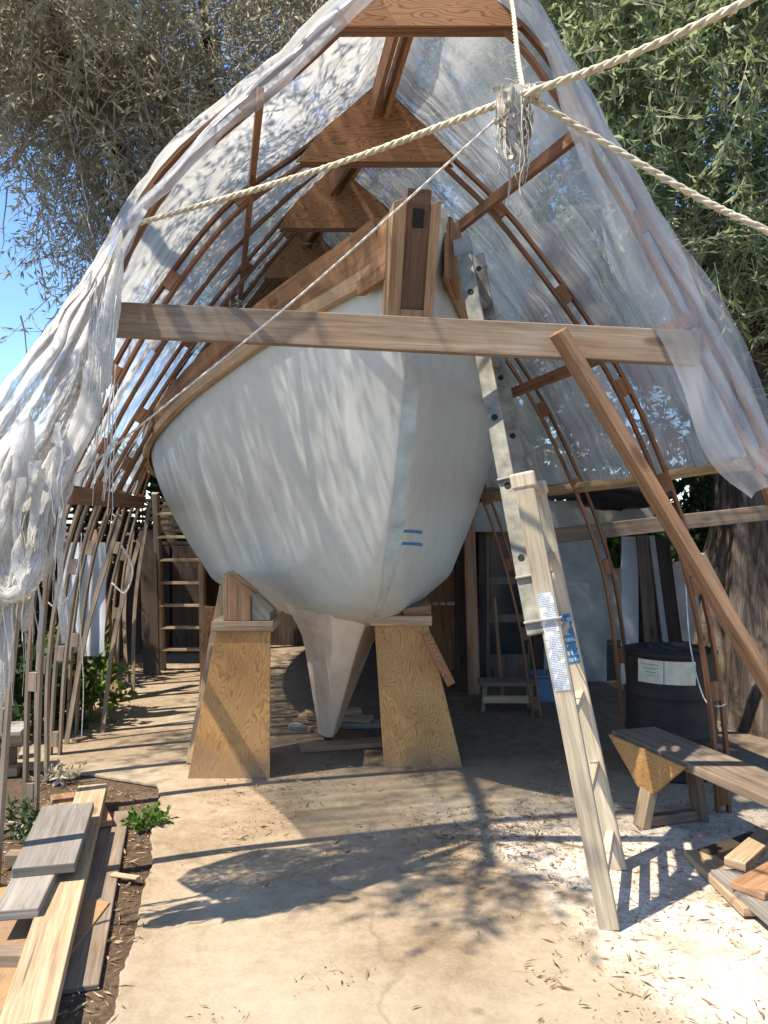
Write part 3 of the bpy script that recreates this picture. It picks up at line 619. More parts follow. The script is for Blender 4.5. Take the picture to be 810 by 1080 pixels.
# ------------------------------------------------------------------ arched frames
def arch_curves(Y, apex, left, right):
    l = catmull([at(*apex, Y)] + [at(*p, Y) for p in left], 40); r = catmull([at(*apex, Y)] + [at(*p, Y) for p in right], 40) if right else None
    for c in (l, r):
        if c:
            for p in c: p.y = Y
    return l, r
ARCH = [
 (3.42, (437, -48), [(372, 10), (310, 68), (245, 122), (180, 182), (128, 265), (100, 345), (62, 450), (25, 560), (5, 700), (-12, 940)], [(500, -2), (560, 50), (640, 172), (690, 262), (735, 352), (790, 455), (835, 580), (860, 740), (868, 940)],
  'foremost arched rib frame, joined by the cross beam and largely under the plastic edge'),
 (4.30, (400, 98), [(325, 162), (240, 225), (160, 330), (100, 440), (55, 540), (38, 680), (32, 858)], [(470, 168), (540, 240), (640, 380), (700, 510), (738, 640), (757, 760), (763, 860)],
  'second arched rib frame from the front, with a wide plywood gusset at its peak'),
 (5.35, (355, 183), [(305, 232), (215, 340), (130, 470), (88, 560), (66, 680), (58, 797)], [(430, 250), (540, 380), (600, 490), (640, 600), (658, 720), (663, 797)],
  'third arched rib frame, its right leg running behind the drum'),
 (6.40, (325, 243), [(290, 278), (200, 400), (140, 500), (110, 570), (97, 660), (92, 756)], [(400, 330), (480, 460), (520, 545), (550, 650), (566, 756)],
  'fourth arched rib frame, its right leg in the dark by the shed door'),
 (7.50, (302, 288), [(270, 320), (180, 440), (148, 520), (128, 600), (118, 725)], [(360, 360), (430, 500), (458, 595), (471, 660), (478, 725)],
  'rearmost arched rib frame half hidden by the hull'),
]
HALF = [(4.85, (376, 142), [(310, 195), (225, 280), (143, 400), (92, 500), (62, 590), (46, 700), (44, 823)], 'left half rib set between the second and third arch'),
        (5.85, (339, 215), [(295, 258), (205, 375), (133, 490), (100, 565), (82, 660), (76, 774)], 'left half rib set between the third and fourth arch'),
        (6.95, (312, 268), [(275, 302), (190, 422), (145, 510), (122, 585), (107, 660), (104, 739)], 'left half rib set between the fourth arch and the rearmost')]
CURV = []
def rib_side(parent, c, mat_hi, mat_lo, step=5):
    """a double lath with spacer blocks: outer and inner lath, upper part brown, lower part weathered"""
    n = len(c); nrm = []
    for i in range(n):
        d = (c[min(i + 1, n - 1)] - c[max(i - 1, 0)]).normalized(); nrm.append(Vector((0, 1, 0)).cross(d).normalized())
    cut = int(n * .62)
    for o_ in (-.030, .030):
        q = [c[i] + nrm[i] * o_ for i in range(n)]
        MB().strip(q[:cut + 1], .040, .016, (0, 1, 0)).build('lath', mat_hi, parent)
        MB().strip(q[cut:], .040, .016, (0, 1, 0)).build('lath', mat_lo, parent)
    for i in range(3, n - 1, step):
        d = (c[min(i + 1, n - 1)] - c[i - 1]).normalized()
        MB().beam(c[i] - d * .05, c[i] + d * .05, .045, .042, nrm[i]).build('spacer_block', mat_hi if i < cut else mat_lo, parent, .002)
for k, (Y, ap, l, r, lab) in enumerate(ARCH):
    L_, R_ = arch_curves(Y, ap, l, r); CURV.append((Y, L_, R_))
    t = thing('arched_frame', lab, 'arched frame', (L_[0].x, Y, 0), 'arched rib frames of the tent')
    rib_side(t, L_, 'rib', 'rib_pale'); rib_side(t, R_, 'rib', 'rib')
    # gusset: plywood triangle on both faces of the peak
    gh = .36 if k != 0 else .34
    il = min(range(40), key=lambda i: abs(L_[i].z - (L_[0].z - gh))); ir = min(range(40), key=lambda i: abs(R_[i].z - (R_[0].z - gh)))
    zz = (L_[il].z + R_[ir].z) / 2
    for yo in (-.040, .024):
        poly = [Vector((L_[il].x, Y + yo, zz)), Vector((R_[ir].x, Y + yo, zz)), R_[3] + Vector((.03, yo, .02)), L_[0] + Vector((0, yo, .03)), L_[3] + Vector((-.03, yo, .02))]
        MB().prism(poly, (0, .016, 0)).build('gusset', 'ply_red', t, .002)
    MB().beam(Vector((L_[il].x + .02, Y, zz + .02)), Vector((R_[ir].x - .02, Y, zz + .02)), .045, .05).build('collar_tie', 'rib', t, .003)
HC = []
for Y, ap, l, lab in HALF:
    L_, _ = arch_curves(Y, ap, l, None); HC.append((Y, L_))
    t = thing('half_frame', lab, 'rib frame', (L_[-1].x, Y, 0), 'left half ribs of the tent')
    rib_side(t, L_, 'rib', 'rib_pale', 6)
# ridge beams between the peaks
names = ['front ridge plank sloping between the first and second peak', 'ridge plank between the second and third peak', 'ridge plank between the third and fourth peak', 'ridge plank between the fourth and rear peak']
for k in range(4):
    a = CURV[k][1][0].copy(); b = CURV[k + 1][1][0].copy(); a.y += .055; b.y -= .055; a.z -= .10; b.z -= .10
    t = thing('ridge_plank', names[k], 'ridge beam', tuple((a + b) / 2), 'ridge planks of the tent')
    for s_ in (-1, 1):
        o_ = Vector((.032 * s_, 0, 0)); MB().beam(a + o_, b + o_, .022, .14).build('board', 'ply_red' if s_ > 0 else 'rib', t, .003)
# purlins
def purlin(p0, p1, lab, w_=.03, h_=.06, mat='rib'):
    board('purlin', lab, 'purlin', p0, p1, w_, h_, mat, (0, 0, 1), 'purlins along the ribs')
def on_side(Y, z, side, off):
    """point on the interpolated rib surface"""
    src = [(y, (l if side < 0 else r)) for y, l, r in CURV]
    ys = [s_[0] for s_ in src]; k = max(0, min(len(ys) - 2, int(np.searchsorted(ys, Y)) - 1)); t_ = (Y - ys[k]) / (ys[k + 1] - ys[k])
    def xz(c): return float(np.interp(-z, [-p.z for p in c], [p.x for p in c]))
    x = xz(src[k][1]) * (1 - t_) + xz(src[k + 1][1]) * t_
    return Vector((x + off * side, Y, z))
purlin(on_side(3.3, 3.14, 1, -.055), on_side(5.6, 3.24, 1, -.055), 'upper brown purlin crossing the ribs on the right side')
purlin(on_side(3.3, 2.35, 1, -.055), on_side(6.5, 2.30, 1, -.055), 'middle brown purlin on the right side level with the cross beam')
purlin(on_side(3.35, 3.28, -1, -.055), on_side(6.5, 3.1, -1, -.055), 'upper brown purlin on the left side under the plastic')
purlin(on_side(4.3, 1.68, -1, -.06), on_side(7.4, 1.70, -1, -.06), 'low left purlin carrying rope ends beside the hull', .04, .10)
purlin(at(246, 277, 6.46), at(325, 281, 6.46), 'short brown tie across the fourth arch, left of the bow', .03, .06)

# cross beam, props, poles
board('cross_beam', 'long weathered beam spanning the front arch before the bow', 'beam', at(113, 337, 3.32), at(737, 368, 3.32), .045, .138, 'beam', bevel=.005)
MB_ = board('prop_beam', 'long diagonal prop from the cross beam down to the right', 'beam', at(588, 350, 3.26), Vector((2.14, 3.55, .02)), .045, .10, 'prop', (.1, -1, .06), bevel=.005)
board('prop_beam', 'shorter weathered prop behind the long diagonal one', 'beam', at(735, 585, 3.75), Vector((2.15, 3.75, .02)), .04, .085, 'old_wood', (.1, -1, .06))
pole = MB(); pp = [on_side(3.38, 1.80, 1, .05), on_side(4.0, 1.80, 1, .06), on_side(5.0, 1.77, 1, .06), on_side(6.6, 1.72, 1, .06)]
pole.tube(catmull(pp, 20), .035, 10); tag(pole.build('edge_pole', 'lumber'), 'pale round pole rolled into the lower edge of the right plastic sheet', 'pole')
board('rail_beam', 'rough horizontal rail behind the ribs on the right, in front of the trunk', 'beam', at(575, 566, 5.5), at(880, 533, 5.5), .05, .10, 'old_wood')

# ------------------------------------------------------------------ plastic cover
def sheet(side, y0, y1, zend, name):
    ys = np.linspace(y0, y1, 70); keys = [y for y, _, _ in CURV]; P = []; UV = []
    for Y in ys:
        k = max(0, min(len(keys) - 2, int(np.searchsorted(keys, Y)) - 1)); t_ = (Y - keys[k]) / (keys[k + 1] - keys[k])
        a = CURV[k][1 if side < 0 else 2]; b = CURV[k + 1][1 if side < 0 else 2]; row = []; uvr = []
        sag = max(0, math.sin(math.pi * max(0, min(1, t_)))) * .035
        def cutc(c, n=44):
            out = []; ze = zend(Y); zs = [p.z for p in c]; idx = next((i for i, z in enumerate(zs) if z < ze), len(c) - 1)
            base = list(range(idx)); L = idx - 1 + (zs[idx - 1] - ze) / max(1e-6, zs[idx - 1] - zs[idx])
            for j in range(n):
                f = L * j / (n - 1); i = int(min(f, len(c) - 2)); fr_ = f - i; out.append(c[i].lerp(c[i + 1], fr_))
            return out
        A, B = cutc(a), cutc(b)
        for j in range(44):
            p = A[j].lerp(B[j], t_); p.y = Y
            d = (A[min(j + 1, 43)] - A[max(j - 1, 0)]).normalized(); nr = Vector((0, 1, 0)).cross(d).normalized() * (1 if side > 0 else -1)
            if nr.z < 0 and j < 10: nr = -nr
            if nr.x * side < 0: nr = -nr
            wv = noise.noise(Vector((Y * 2.2, j * .30, 3.1 * side))) * .022 + noise.noise(Vector((Y * 9.0, j * .16, 8))) * .009 + noise.noise(Vector((Y * 1.1 + j * .25, j * .5, 2))) * .012
            fl = 0.0 if j else .0
            p = p + nr * (.056 - sag + wv * min(1, j / 3)); row.append(p); uvr.append((Y * .9, j * .07))
        P.append(row); UV.append([(v, u) for u, v in uvr])
    return MB().grid(P, True, UV)
cover = thing('plastic_cover', 'clear plastic sheeting stretched over the arched ribs', 'plastic cover', (0, 5.4, 3.6))
sheet(1, 3.36, 7.6, lambda Y: 1.78, 'right').build('sheet', 'plastic_right', cover)
sheet(-1, 3.36, 7.6, lambda Y: interp(Y, [3.3, 4.3, 5, 7.6], [1.9, 1.70, 1.72, 1.75]), 'left').build('sheet', 'plastic', cover)
# ridge cap between both
ridge = []
for Y in np.linspace(3.36, 7.6, 30):
    ax_ = float(np.interp(Y, [c[0] for c in CURV], [c[1][0].x for c in CURV])); az_ = float(np.interp(Y, [c[0] for c in CURV], [c[1][0].z for c in CURV]))
    ridge.append([Vector((ax_ + dx, Y, az_ + .075 - abs(dx) * .85)) for dx in (-.14, -.07, 0, .07, .14)])
MB().grid(ridge, True, [[(i * .2, j * .1) for j in range(5)] for i in range(30)]).build('ridge_strip', 'plastic', cover)
# front flaps: loose edge of the sheet hanging in front of the first rib
def flap(curve, free, name, Yf, amp=.03):
    n = 60; A = catmull(curve, n); B = catmull(free, n); P = []; UV = []
    for i in range(n):
        row = []; ur = []
        for j in range(15):
            t_ = j / 14; p = A[i].lerp(B[i], t_)
            p.y -= .09 * math.sin(math.pi * t_) * (1.0) + amp * (noise.noise(Vector((t_ * 3.5, i * .09, 5.5))) * 1.2 + noise.noise(Vector((t_ * 9, i * .22, 1.5))) * .5)
            p.x += amp * .7 * noise.noise(Vector((t_ * 5, i * .13, 9.5))); p.z += amp * .5 * noise.noise(Vector((t_ * 5, i * .17, 2.5)))
            row.append(p); ur.append((i * .06, t_ * .6))
        P.append(row); UV.append(ur)
    return MB().grid(P, True, UV).build('front_flap', 'flap', cover)
flap([at(505, -50, 3.4), at(560, -2, 3.4), at(610, 85, 3.4), at(665, 175, 3.4), at(725, 262, 3.4), at(775, 345, 3.4), at(812, 415, 3.4), at(850, 490, 3.4)],
     [at(500, -40, 3.12), at(548, 8, 3.1), at(590, 98, 3.08), at(622, 200, 3.05), at(648, 290, 3.05), at(702, 372, 3.05), at(742, 480, 3.02), at(788, 527, 3.0)], 'r', 3.1, .05)
flap([at(385, -30, 3.4), at(360, 8, 3.4), at(300, 62, 3.4), at(235, 122, 3.4), at(180, 186, 3.4), at(128, 245, 3.4), at(108, 280, 3.4)],
     [at(420, -25, 3.15), at(362, 28, 3.15), at(310, 82, 3.15), at(250, 132, 3.15), at(200, 182, 3.15), at(150, 235, 3.15), at(128, 275, 3.15)], 'l', 3.15, .03)

# ------------------------------------------------------------------ shade cloth on the front left
cl = thing('shade_cloth', 'white frayed shade cloth hanging in folds from the front left arch', 'shade cloth', (-1.4, 3.2, 1.2))
outer = catmull([at(128, 238, 3.4), at(86, 298, 3.36), at(42, 358, 3.32), at(-4, 415, 3.26), at(-50, 485, 3.22), at(-62, 530, 3.15), at(-66, 575, 3.1)], 60)
inner = catmull([at(130, 252, 3.25), at(118, 335, 3.2), at(104, 425, 3.1), at(80, 490, 3.02), at(70, 530, 2.97), at(58, 575, 2.92), at(40, 610, 2.88)], 60)
P = []; UV = []
for i in range(60):
    row = []; ur = []
    for j in range(46):
        t_ = j / 45; p = outer[i].lerp(inner[i], t_); sc = min(1, i / 14)
        fold = math.sin(t_ * 34 + i * .05 + 2.2 * noise.noise(Vector((t_ * 3, i * .06, 0)))) * .030 + noise.noise(Vector((t_ * 7, i * .09, 4))) * .05
        p.y += fold * sc - .06 * math.sin(math.pi * t_) * sc; p.x -= fold * sc * .9; p.x += .02 * sc * noise.noise(Vector((t_ * 9, i * .2, 7))); row.append(p); ur.append((t_ * 1.0, i * .05))
    P.append(row); UV.append(ur)
MB().grid(P, True, UV).build('cloth', 'cloth', cl)
# turned-back hem folds and bundled roll
def roll(path, r0, name='cloth_roll', seed=0):
    c = catmull(path, 40); P = []; UV = []
    for i, p in enumerate(c):
        d = (c[min(i + 1, 39)] - c[max(i - 1, 0)]).normalized(); u = d.cross(Vector((0, 1, 0))).normalized(); v = Vector((0, 1, 0)); row = []; ur = []
        for k in range(25):
            a = k / 24 * 2 * math.pi
            rr = r0 * (1 + .35 * noise.noise(Vector((math.cos(a) * 5, math.sin(a) * 5, i * .5 + seed))) + .25 * math.sin(a * 3 + i * .1 + seed) + .3 * noise.noise(Vector((math.cos(a) * 2, math.sin(a) * 2, i * .12 + seed)))) * (0.08 + .92 * max(0, math.sin(i / 39 * math.pi)) ** .45)
            row.append(p + u * (rr * math.cos(a)) + v * (rr * .8 * math.sin(a))); ur.append((k / 24 * .4, i * .04))
        P.append(row); UV.append(ur)
    return MB().grid(P, True, UV).build(name, 'cloth', cl)
roll([at(128, 262, 3.2), at(112, 345, 3.1), at(92, 440, 3.0), at(60, 510, 2.92), at(40, 590, 2.9), at(20, 655, 2.88)], .038, seed=1)
roll([at(60, 470, 2.95), at(44, 540, 2.9), at(34, 600, 2.86), at(12, 625, 2.84), at(-8, 600, 2.84), at(0, 540, 2.86), at(12, 480, 2.9)], .045, seed=3)
roll([at(30, 440, 2.98), at(14, 520, 2.9), at(-4, 590, 2.86), at(-20, 660, 2.86), at(-30, 720, 2.86)], .055, seed=5)
roll([at(8, 600, 2.9), at(2, 680, 2.88), at(-8, 760, 2.86)], .04, seed=8)
fr = MB()
for i in range(34):
    px = random.uniform(-15, 75); py = 470 + (75 - px) * 1.7 + random.uniform(-30, 60); Y = random.uniform(2.8, 3.0); L = random.uniform(40, 190)
    b = random.uniform(-16, 10); pts = [at(px + b * t_ + 5 * noise.noise(Vector((i, t_ * 3, 0))), py + L * t_, Y) for t_ in np.linspace(0, 1, 7)]
    fr.tube(pts, random.uniform(.0008, .0018), 4)
rb = MB()
for i in range(44):
    px = random.uniform(-18, 66); py = 490 + (70 - px) * 1.5 + random.uniform(-60, 40); Y = random.uniform(2.82, 3.05); L = random.uniform(60, 200); w0 = random.uniform(.008, .028); b = random.uniform(-22, 6); ph = random.random() * 6; P = []; UV = []
    for k in range(14):
        t_ = k / 13; c = at(px + b * t_ + 7 * noise.noise(Vector((i, t_ * 2.5, 0))), py + L * t_, Y + .05 * noise.noise(Vector((i, t_ * 2, 9)))); a = ph + 2.5 * noise.noise(Vector((i, t_ * 1.6, 5)))
        ww = w0 * (1 - .6 * t_) * (1 + .5 * noise.noise(Vector((i, t_ * 8, 2)))); d = Vector((math.cos(a), math.sin(a), .2 * math.sin(ph))) * ww
        P.append([c - d, c + Vector((0, .006, 0)), c + d]); UV.append([(0, t_), (.03, t_), (.06, t_)])
    rb.grid(P, True, UV)
rb.build('torn_strip', 'cloth', cl)
for i in range(26):
    px, py = random.uniform(100, 125), random.uniform(285, 420); L = random.uniform(40, 160)
    fr.tube([at(px - 9 * t_ + 4 * noise.noise(Vector((i, t_ * 3, 4))), py + L * t_, 3.0) for t_ in np.linspace(0, 1, 7)], random.uniform(.001, .0022), 4)
fr.build('frayed_thread', 'white_rope', cl)

# ------------------------------------------------------------------ ropes
def rope(path, r, name, label, cat, mat='rope', sag=0.0, twist=28.0, strands=3):
    L = sum((Vector(path[i + 1]) - Vector(path[i])).length for i in range(len(path) - 1)); n = max(24, int(L * 46)); n = min(n, 260)
    c = catmull(path, n); mb = MB()
    for s_ in range(strands):
        pts = []; 
        for i, p in enumerate(c):
            d = (c[min(i + 1, n - 1)] - c[max(i - 1, 0)]).normalized(); u = d.cross(Vector((0, 0, 1)))
            if u.length < .05: u = d.cross(Vector((1, 0, 0)))
            u.normalize(); v = u.cross(d); a = i / n * L * twist * 2 + s_ * 2 * math.pi / strands
            t_ = i / (n - 1); q = p + Vector((0, 0, -sag * 4 * t_ * (1 - t_))); pts.append(q + u * (r * .52 * math.cos(a)) + v * (r * .52 * math.sin(a)))
        mb.tube(pts, r * .55, 6)
    return tag(mb.build(name, mat), label, cat)
KN = at(552, 101, 2.3)
rope([at(128, 241, 3.36), at(340, 178, 2.85), KN + Vector((-.02, 0, -.005)), at(660, 60, 2.12), at(786, 2, 1.95), at(900, -60, 1.85), at(1300, -280, 1.6), Vector((4.2, -.4, 4.4))], .0115, 'rope', 'thick cream rope running from the left arch up to the top right', 'rope')
rope([KN + Vector((.0, 0, .006)), at(640, 152, 2.3), at(740, 210, 2.28), at(815, 246, 2.25), at(1100, 380, 2.2), Vector((4.6, 2.1, .06))], .0105, 'rope', 'cream rope slanting from the knot down to the right edge', 'rope')
rope([KN + Vector((0, 0, .01)), at(546, 60, 2.6), at(541, 10, 3.0), at(535, -20, 3.36)], .009, 'rope', 'short upright rope from the knot to the tent peak', 'rope')
rope([KN + Vector((-.01, -.01, -.01)), at(330, 300, 2.75), at(190, 415, 3.05), at(95, 490, 3.2), at(48, 517, 3.3)], .0042, 'cord', 'thin pale cord slanting across the bow from the knot to the lower left', 'cord', 'white_rope')
kn = thing('frayed_rag', 'tattered pale grey rag and frayed rope ends tied at the rope knot', 'rag', tuple(KN))
mb = MB(); n = 130; pts = []
for i in range(n):
    a = i / n * 2 * math.pi * 6; t_ = i / n
    pts.append(KN + Vector((-.03 + .075 * t_ + .010 * noise.noise(Vector((t_ * 9, 2, 3))), .020 * math.cos(a), -.004 + .010 * t_ + .020 * math.sin(a) + .012 * noise.noise(Vector((t_ * 7, 0, 1))))))
mb.tube(pts, .0058, 6); mb.build('knot', 'rope', kn)
P = []
for i in range(26):
    row = []
    for j in range(12):
        t_ = i / 25; a = j / 11 * 2 * math.pi * .95; wv = .040 * (1 - .6 * t_) * (1 + .5 * noise.noise(Vector((a, t_ * 4, 0))))
        row.append(KN + Vector((-.035 + .02 * t_ + wv * math.cos(a) * 1.1 + .012 * noise.noise(Vector((a, t_ * 6, 7))), wv * math.sin(a) * .6, .02 - .21 * t_ + .02 * noise.noise(Vector((a * 1.5, t_ * 2, 3))) * (t_))))
    P.append(row)
MB().grid(P, True).build('rag', 'rag', kn)
mb = MB()
for i in range(40):
    x0 = random.uniform(-.075, .02); L = random.uniform(.06, .20); z0 = random.uniform(-.06, .03); y0 = random.uniform(-.035, .03)
    if i % 9 == 0: L += .12; x0 = random.uniform(-.02, .015)
    mb.tube([KN + Vector((x0 + .022 * noise.noise(Vector((i, t_ * 3, 0))) * t_ * 2, y0 + .02 * noise.noise(Vector((i, t_ * 3, 6))), z0 - L * t_)) for t_ in np.linspace(0, 1, 8)], random.uniform(.0007, .0019), 4)
for i in range(14):
    a = random.uniform(0, 6.28); L = random.uniform(.03, .08)
    mb.tube([KN + Vector((L * t_ * math.cos(a), .02 * math.sin(i), .01 + L * t_ * abs(math.sin(a)) - .03 * t_ * t_)) for t_ in np.linspace(0, 1, 6)], .002, 4)
for i in range(22):
    x0 = random.uniform(-.075, .03); L = random.uniform(.06, .17) + (.1 if i % 8 == 0 else 0); z0 = random.uniform(-.05, .02); y0 = random.uniform(-.035, .03); w0 = random.uniform(.005, .015); P = []
    for k in range(10):
        t_ = k / 9; c = KN + Vector((x0 + .03 * noise.noise(Vector((i, t_ * 2, 0))) * t_ * 2, y0 + .02 * noise.noise(Vector((i, t_ * 3, 6))), z0 - L * t_)); a = i + 2.5 * noise.noise(Vector((i, t_ * 2, 3))); d = Vector((math.cos(a), math.sin(a), 0)) * w0 * (1 - .5 * t_) * (1 + .6 * noise.noise(Vector((i, t_ * 9, 1))))
        P.append([c - d, c + Vector((0, .004, 0)), c + d])
    mb.grid(P, True)
mb.build('frayed_end', 'rag', kn)

# ------------------------------------------------------------------ extension ladder
b1 = gd(643, 980, GZ); b2 = gd(652, 917, GZ)
mid1 = at(553, 512, b1.y + .06); mid2 = at(567, 520, b2.y + .06)
lad = thing('extension_ladder', 'tall wooden extension ladder leaning on the right side of the bow', 'ladder', tuple((b1 + b2) / 2))
LD = (mid1 - b1).normalized(); LD2 = (mid2 - b2).normalized(); wdir = (b2 - b1).normalized()
nl = LD.cross(wdir).normalized()           # out of the ladder plane
if nl.x > 0: nl = -nl
# lower section rails
for a, b in ((b1, mid1), (b2, mid2)):
    r_ = MB().beam(a, b, .030, .074, nl).build('rail', 'ladder', lad, .004)
    MB().beam(b - (b - a).normalized() * .01, b + (b - a).normalized() * .05, .04, .095, nl).build('rail_cap', 'ladder', r_, .008)
L1 = (mid1 - b1).length
for i in range(6):
    t_ = (.16 + i * .31) / L1
    MB().beam(b1.lerp(mid1, t_), b2.lerp(mid2, t_), .036, .032, LD).build('rung', 'ladder', lad, .004)
# fly section: set on the hull side of the lower one
off = nl * .092
f0a, f1a = at(572, 668, b1.y + .045) + off * .25, at(487, 255, 3.66)
f0b, f1b = at(590, 660, b2.y + .0) + off * .35, at(503, 272, 4.12)
for a, b in ((f0a, f1a), (f0b, f1b)):
    fd = (b - a).normalized()
    r_ = MB().beam(a, b, .028, .066, nl).build('fly_rail', 'ladder_green', lad, .003)
    nside = fd.cross(nl).normalized()
    if nside.y > 0: nside = -nside
    Lf = (b - a).length
    for k in range(7):
        c = a.lerp(b, (.30 + k * .30) / Lf) if .30 + k * .30 < Lf else None
        if c is None: continue
        hole = MB(); hole.tube([c + nside * .006, c + nside * .0165], .0135, 14); hole.build('rung_socket', 'black', r_)  # solid black disc painted as the dark inside of a hole
    MB().beam(b - fd * .07, b + fd * .012, .032, .078, nl).build('end_plate', 'metal', r_, .003)
for k in range(7):
    Lf = (f1a - f0a).length; t_ = (.30 + k * .30) / Lf
    if t_ < 1: MB().tube([f0a.lerp(f1a, t_), f0b.lerp(f1b, t_)], .014, 10).build('fly_rung', 'ladder_green', lad)
# guide brackets
fd = (f1a - f0a).normalized()
for t_ in (.03, .13, .36):
    c = f0a.lerp(f1a, t_) - nl * .03
    MB().beam(c - nl * .075 + Vector((0, -.018, 0)), c + nl * .07 + Vector((0, -.018, 0)), .035, .008, LD).build('bracket', 'metal', lad, .002)
# stickers
def sticker(a, b, t0, t1, mat, wid, side_off, rows_, cols_mat):
    d = (b - a).normalized(); ns = d.cross(nl).normalized()
    if ns.y > 0: ns = -ns
    p0, p1 = a.lerp(b, t0) + ns * side_off, a.lerp(b, t1) + ns * side_off
    s_ = MB().beam(p0, p1, wid, .0012, ns).build('sticker', mat, lad)
    return s_
sticker(b1, mid1, .535, .755, 'sticker', .058, .0162, 26, 'ink')
sticker(b2, mid2, .545, .675, 'blue', .060, .0162, 6, 'sticker')
# diagonal wire brace
MB().tube([f0b - nl * .02, f0a - nl * .05 + LD * .02], .003, 6).build('wire_hook', 'metal', lad)

# ------------------------------------------------------------------ bench on the right
bt = .42; P0 = gd(645, 770, bt); P1 = gd(812, 842, bt); ax_ = (P1 - P0); ax_.z = 0; ax_.normalize(); P1 = P0 + ax_ * 2.1; wd = Vector((-ax_.y, ax_.x, 0)) * .27
if wd.x < 0: wd = -wd
bn = thing('bench', 'rough wooden plank bench with a plywood gusset at its left end', 'bench', tuple(P0.lerp(P1, .5) * 1 - Vector((0, 0, bt))))
MB().prism([P0, P1, P1 + wd, P0 + wd], (0, 0, -.045)).build('bench_top', 'old_wood', bn, .006)
for q, far in ((.16, 1.6),):
    pass
def trestle(s0):
    A = P0 + ax_ * s0 - Vector((0, 0, .045)); base = A - Vector((0, 0, A.z - GZ)); out = -wd.normalized()
    g1 = A + out * .012
    MB().prism([g1 - ax_ * .33 + Vector((0, 0, .03)), g1 + ax_ * .30 + Vector((0, 0, .03)), g1 + ax_ * .06 - Vector((0, 0, .17)), g1 - ax_ * .06 - Vector((0, 0, .17))], wd.normalized() * -.018).build('gusset', 'ply', bn, .002)
    MB().beam(base + out * .05 - ax_ * .0, A + out * -.03 - Vector((0, 0, .002)), .085, .045, wd).build('leg', 'lumber', bn, .004)
    MB().beam(base + wd * 1.1, A + wd * .9 - Vector((0, 0, .002)), .085, .045, wd).build('leg', 'old_wood', bn, .004)
    MB().beam(base + Vector((0, 0, .03)) + out * .02, base + wd * 1.05 + Vector((0, 0, .03)), .05, .05).build('stretcher', 'old_wood', bn, .004)
trestle(.34); trestle(1.75)

# ------------------------------------------------------------------ oil drum
dc = (1.745, 5.02, GZ); dr = thing('oil_drum', 'black steel drum with a cream label standing behind the bench', 'drum', dc); r_ = .265; H = .74
prof = [(0.02, .012), (r_ - .01, .012), (r_, 0), (r_ + .004, .012), (r_, .024)]
for k in range(1, 60):
    z = .024 + k / 60 * (H - .05); bulge = .011 * (math.exp(-((z - H * .35) / .016) ** 2) + math.exp(-((z - H * .66) / .016) ** 2)); prof.append((r_ - .003 + bulge, z))
prof += [(r_, H - .022), (r_ + .006, H - .012), (r_ + .004, H), (r_ - .008, H), (r_ - .014, H - .02), (.001, H - .02)]
MB().lathe(dc, prof, 48).build('barrel', 'drum', dr)
for (bx, by, rr) in ((.05, -.17, .028), (-.08, .16, .02)): MB().lathe((dc[0] + bx, dc[1] + by, GZ + H - .02), [(.001, .022), (rr * .8, .022), (rr, .014), (rr, 0)], 16).build('bung', 'drum', dr)
def curved_label(a0, a1, z0, z1, mat, name, off, parent):
    P = [[Vector((dc[0] + (r_ + off) * math.cos(a), dc[1] + (r_ + off) * math.sin(a), GZ + z)) for a in np.linspace(a0, a1, 14)] for z in (z0, z1)]
    return MB().grid(P, True).build(name, mat, parent)
lb = curved_label(R(-150), R(-80), H - .17, H - .035, 'paper', 'label', .014, dr)
curved_label(R(-117.3), R(-116.3), H - .17, H - .035, 'ink', 'divider', .0155, lb)
for k in range(4):
    zz = H - .06 - k * .022; curved_label(R(-146 + k * 3), R(-122 - k * 2), zz, zz - .004, 'ink', 'print', .0155, lb)
rope([at(722, 600, 4.9), at(728, 680, 4.75), at(742, 735, 4.5), at(757, 745, 4.25), at(766, 742, 4.22)], .004, 'wire', 'thin pale wire looping down beside the drum to the rib leg', 'wire', 'white_rope')

# ------------------------------------------------------------------ scrap wood, lower right
sc = [((735, 900), (800, 962), .02, .12, .035, 'lumber', 'weathered plank on the ground nearest the bench leg'), ((765, 920), (850, 990), .05, .13, .03, 'grey_wood', 'pale grey plank lying across the scrap pile'),
      ((775, 912), (812, 880), .09, .09, .04, 'lumber', 'short stud tilted on the scrap pile'), ((788, 940), (850, 905), .085, .14, .03, 'prop', 'reddish offcut at the right edge of the scrap pile'),
      ((742, 905), (800, 885), .015, .08, .05, 'dark_wood', 'dark stub of timber behind the scrap pile')]
for a, b, z, w_, h_, mt, lab in sc: board('scrap_board', lab, 'board', gd(*a, z + GZ), gd(*b, z + GZ + .01), w_, h_, mt, group='scrap boards at the lower right')
# ------------------------------------------------------------------ planks, lower left
sh = MB(); sh.prism([Vector((-1.12, 1.6, .012)), Vector((-1.09, 3.28, .012)), Vector((-1.75, 3.5, .012)), Vector((-1.9, 1.6, .012))], (0, 0, .018)); tag(sh.build('plywood_sheet', 'ply_orange', None, .002), 'orange plywood sheet lying on the dirt under the planks', 'plywood')
lp = [((26, 1088), (98, 832), .085, .150, .05, 'lumber', 'long pale plank on top of the lower left stack'),
      ((92, 872), (78, 838), .045, .24, .035, 'prop', 'reddish plank end beneath the long pale plank'),
      ((72, 1045), (117, 858), .012, .19, .022, 'old_wood', 'flat weathered board lying on the dirt right of the stack'),
      ((16, 965), (62, 880), .125, .16, .04, 'grey_wood', 'lower short grey board on the plank stack'),
      ((46, 918), (72, 852), .165, .235, .04, 'grey_wood', 'wide short grey board topmost on the plank stack')]
for a, b, z, w_, h_, mt, lab in lp: board('plank', lab, 'plank', gd(*a, z), gd(*b, z), w_, h_, mt, group='planks stacked at the lower left', bevel=.005)
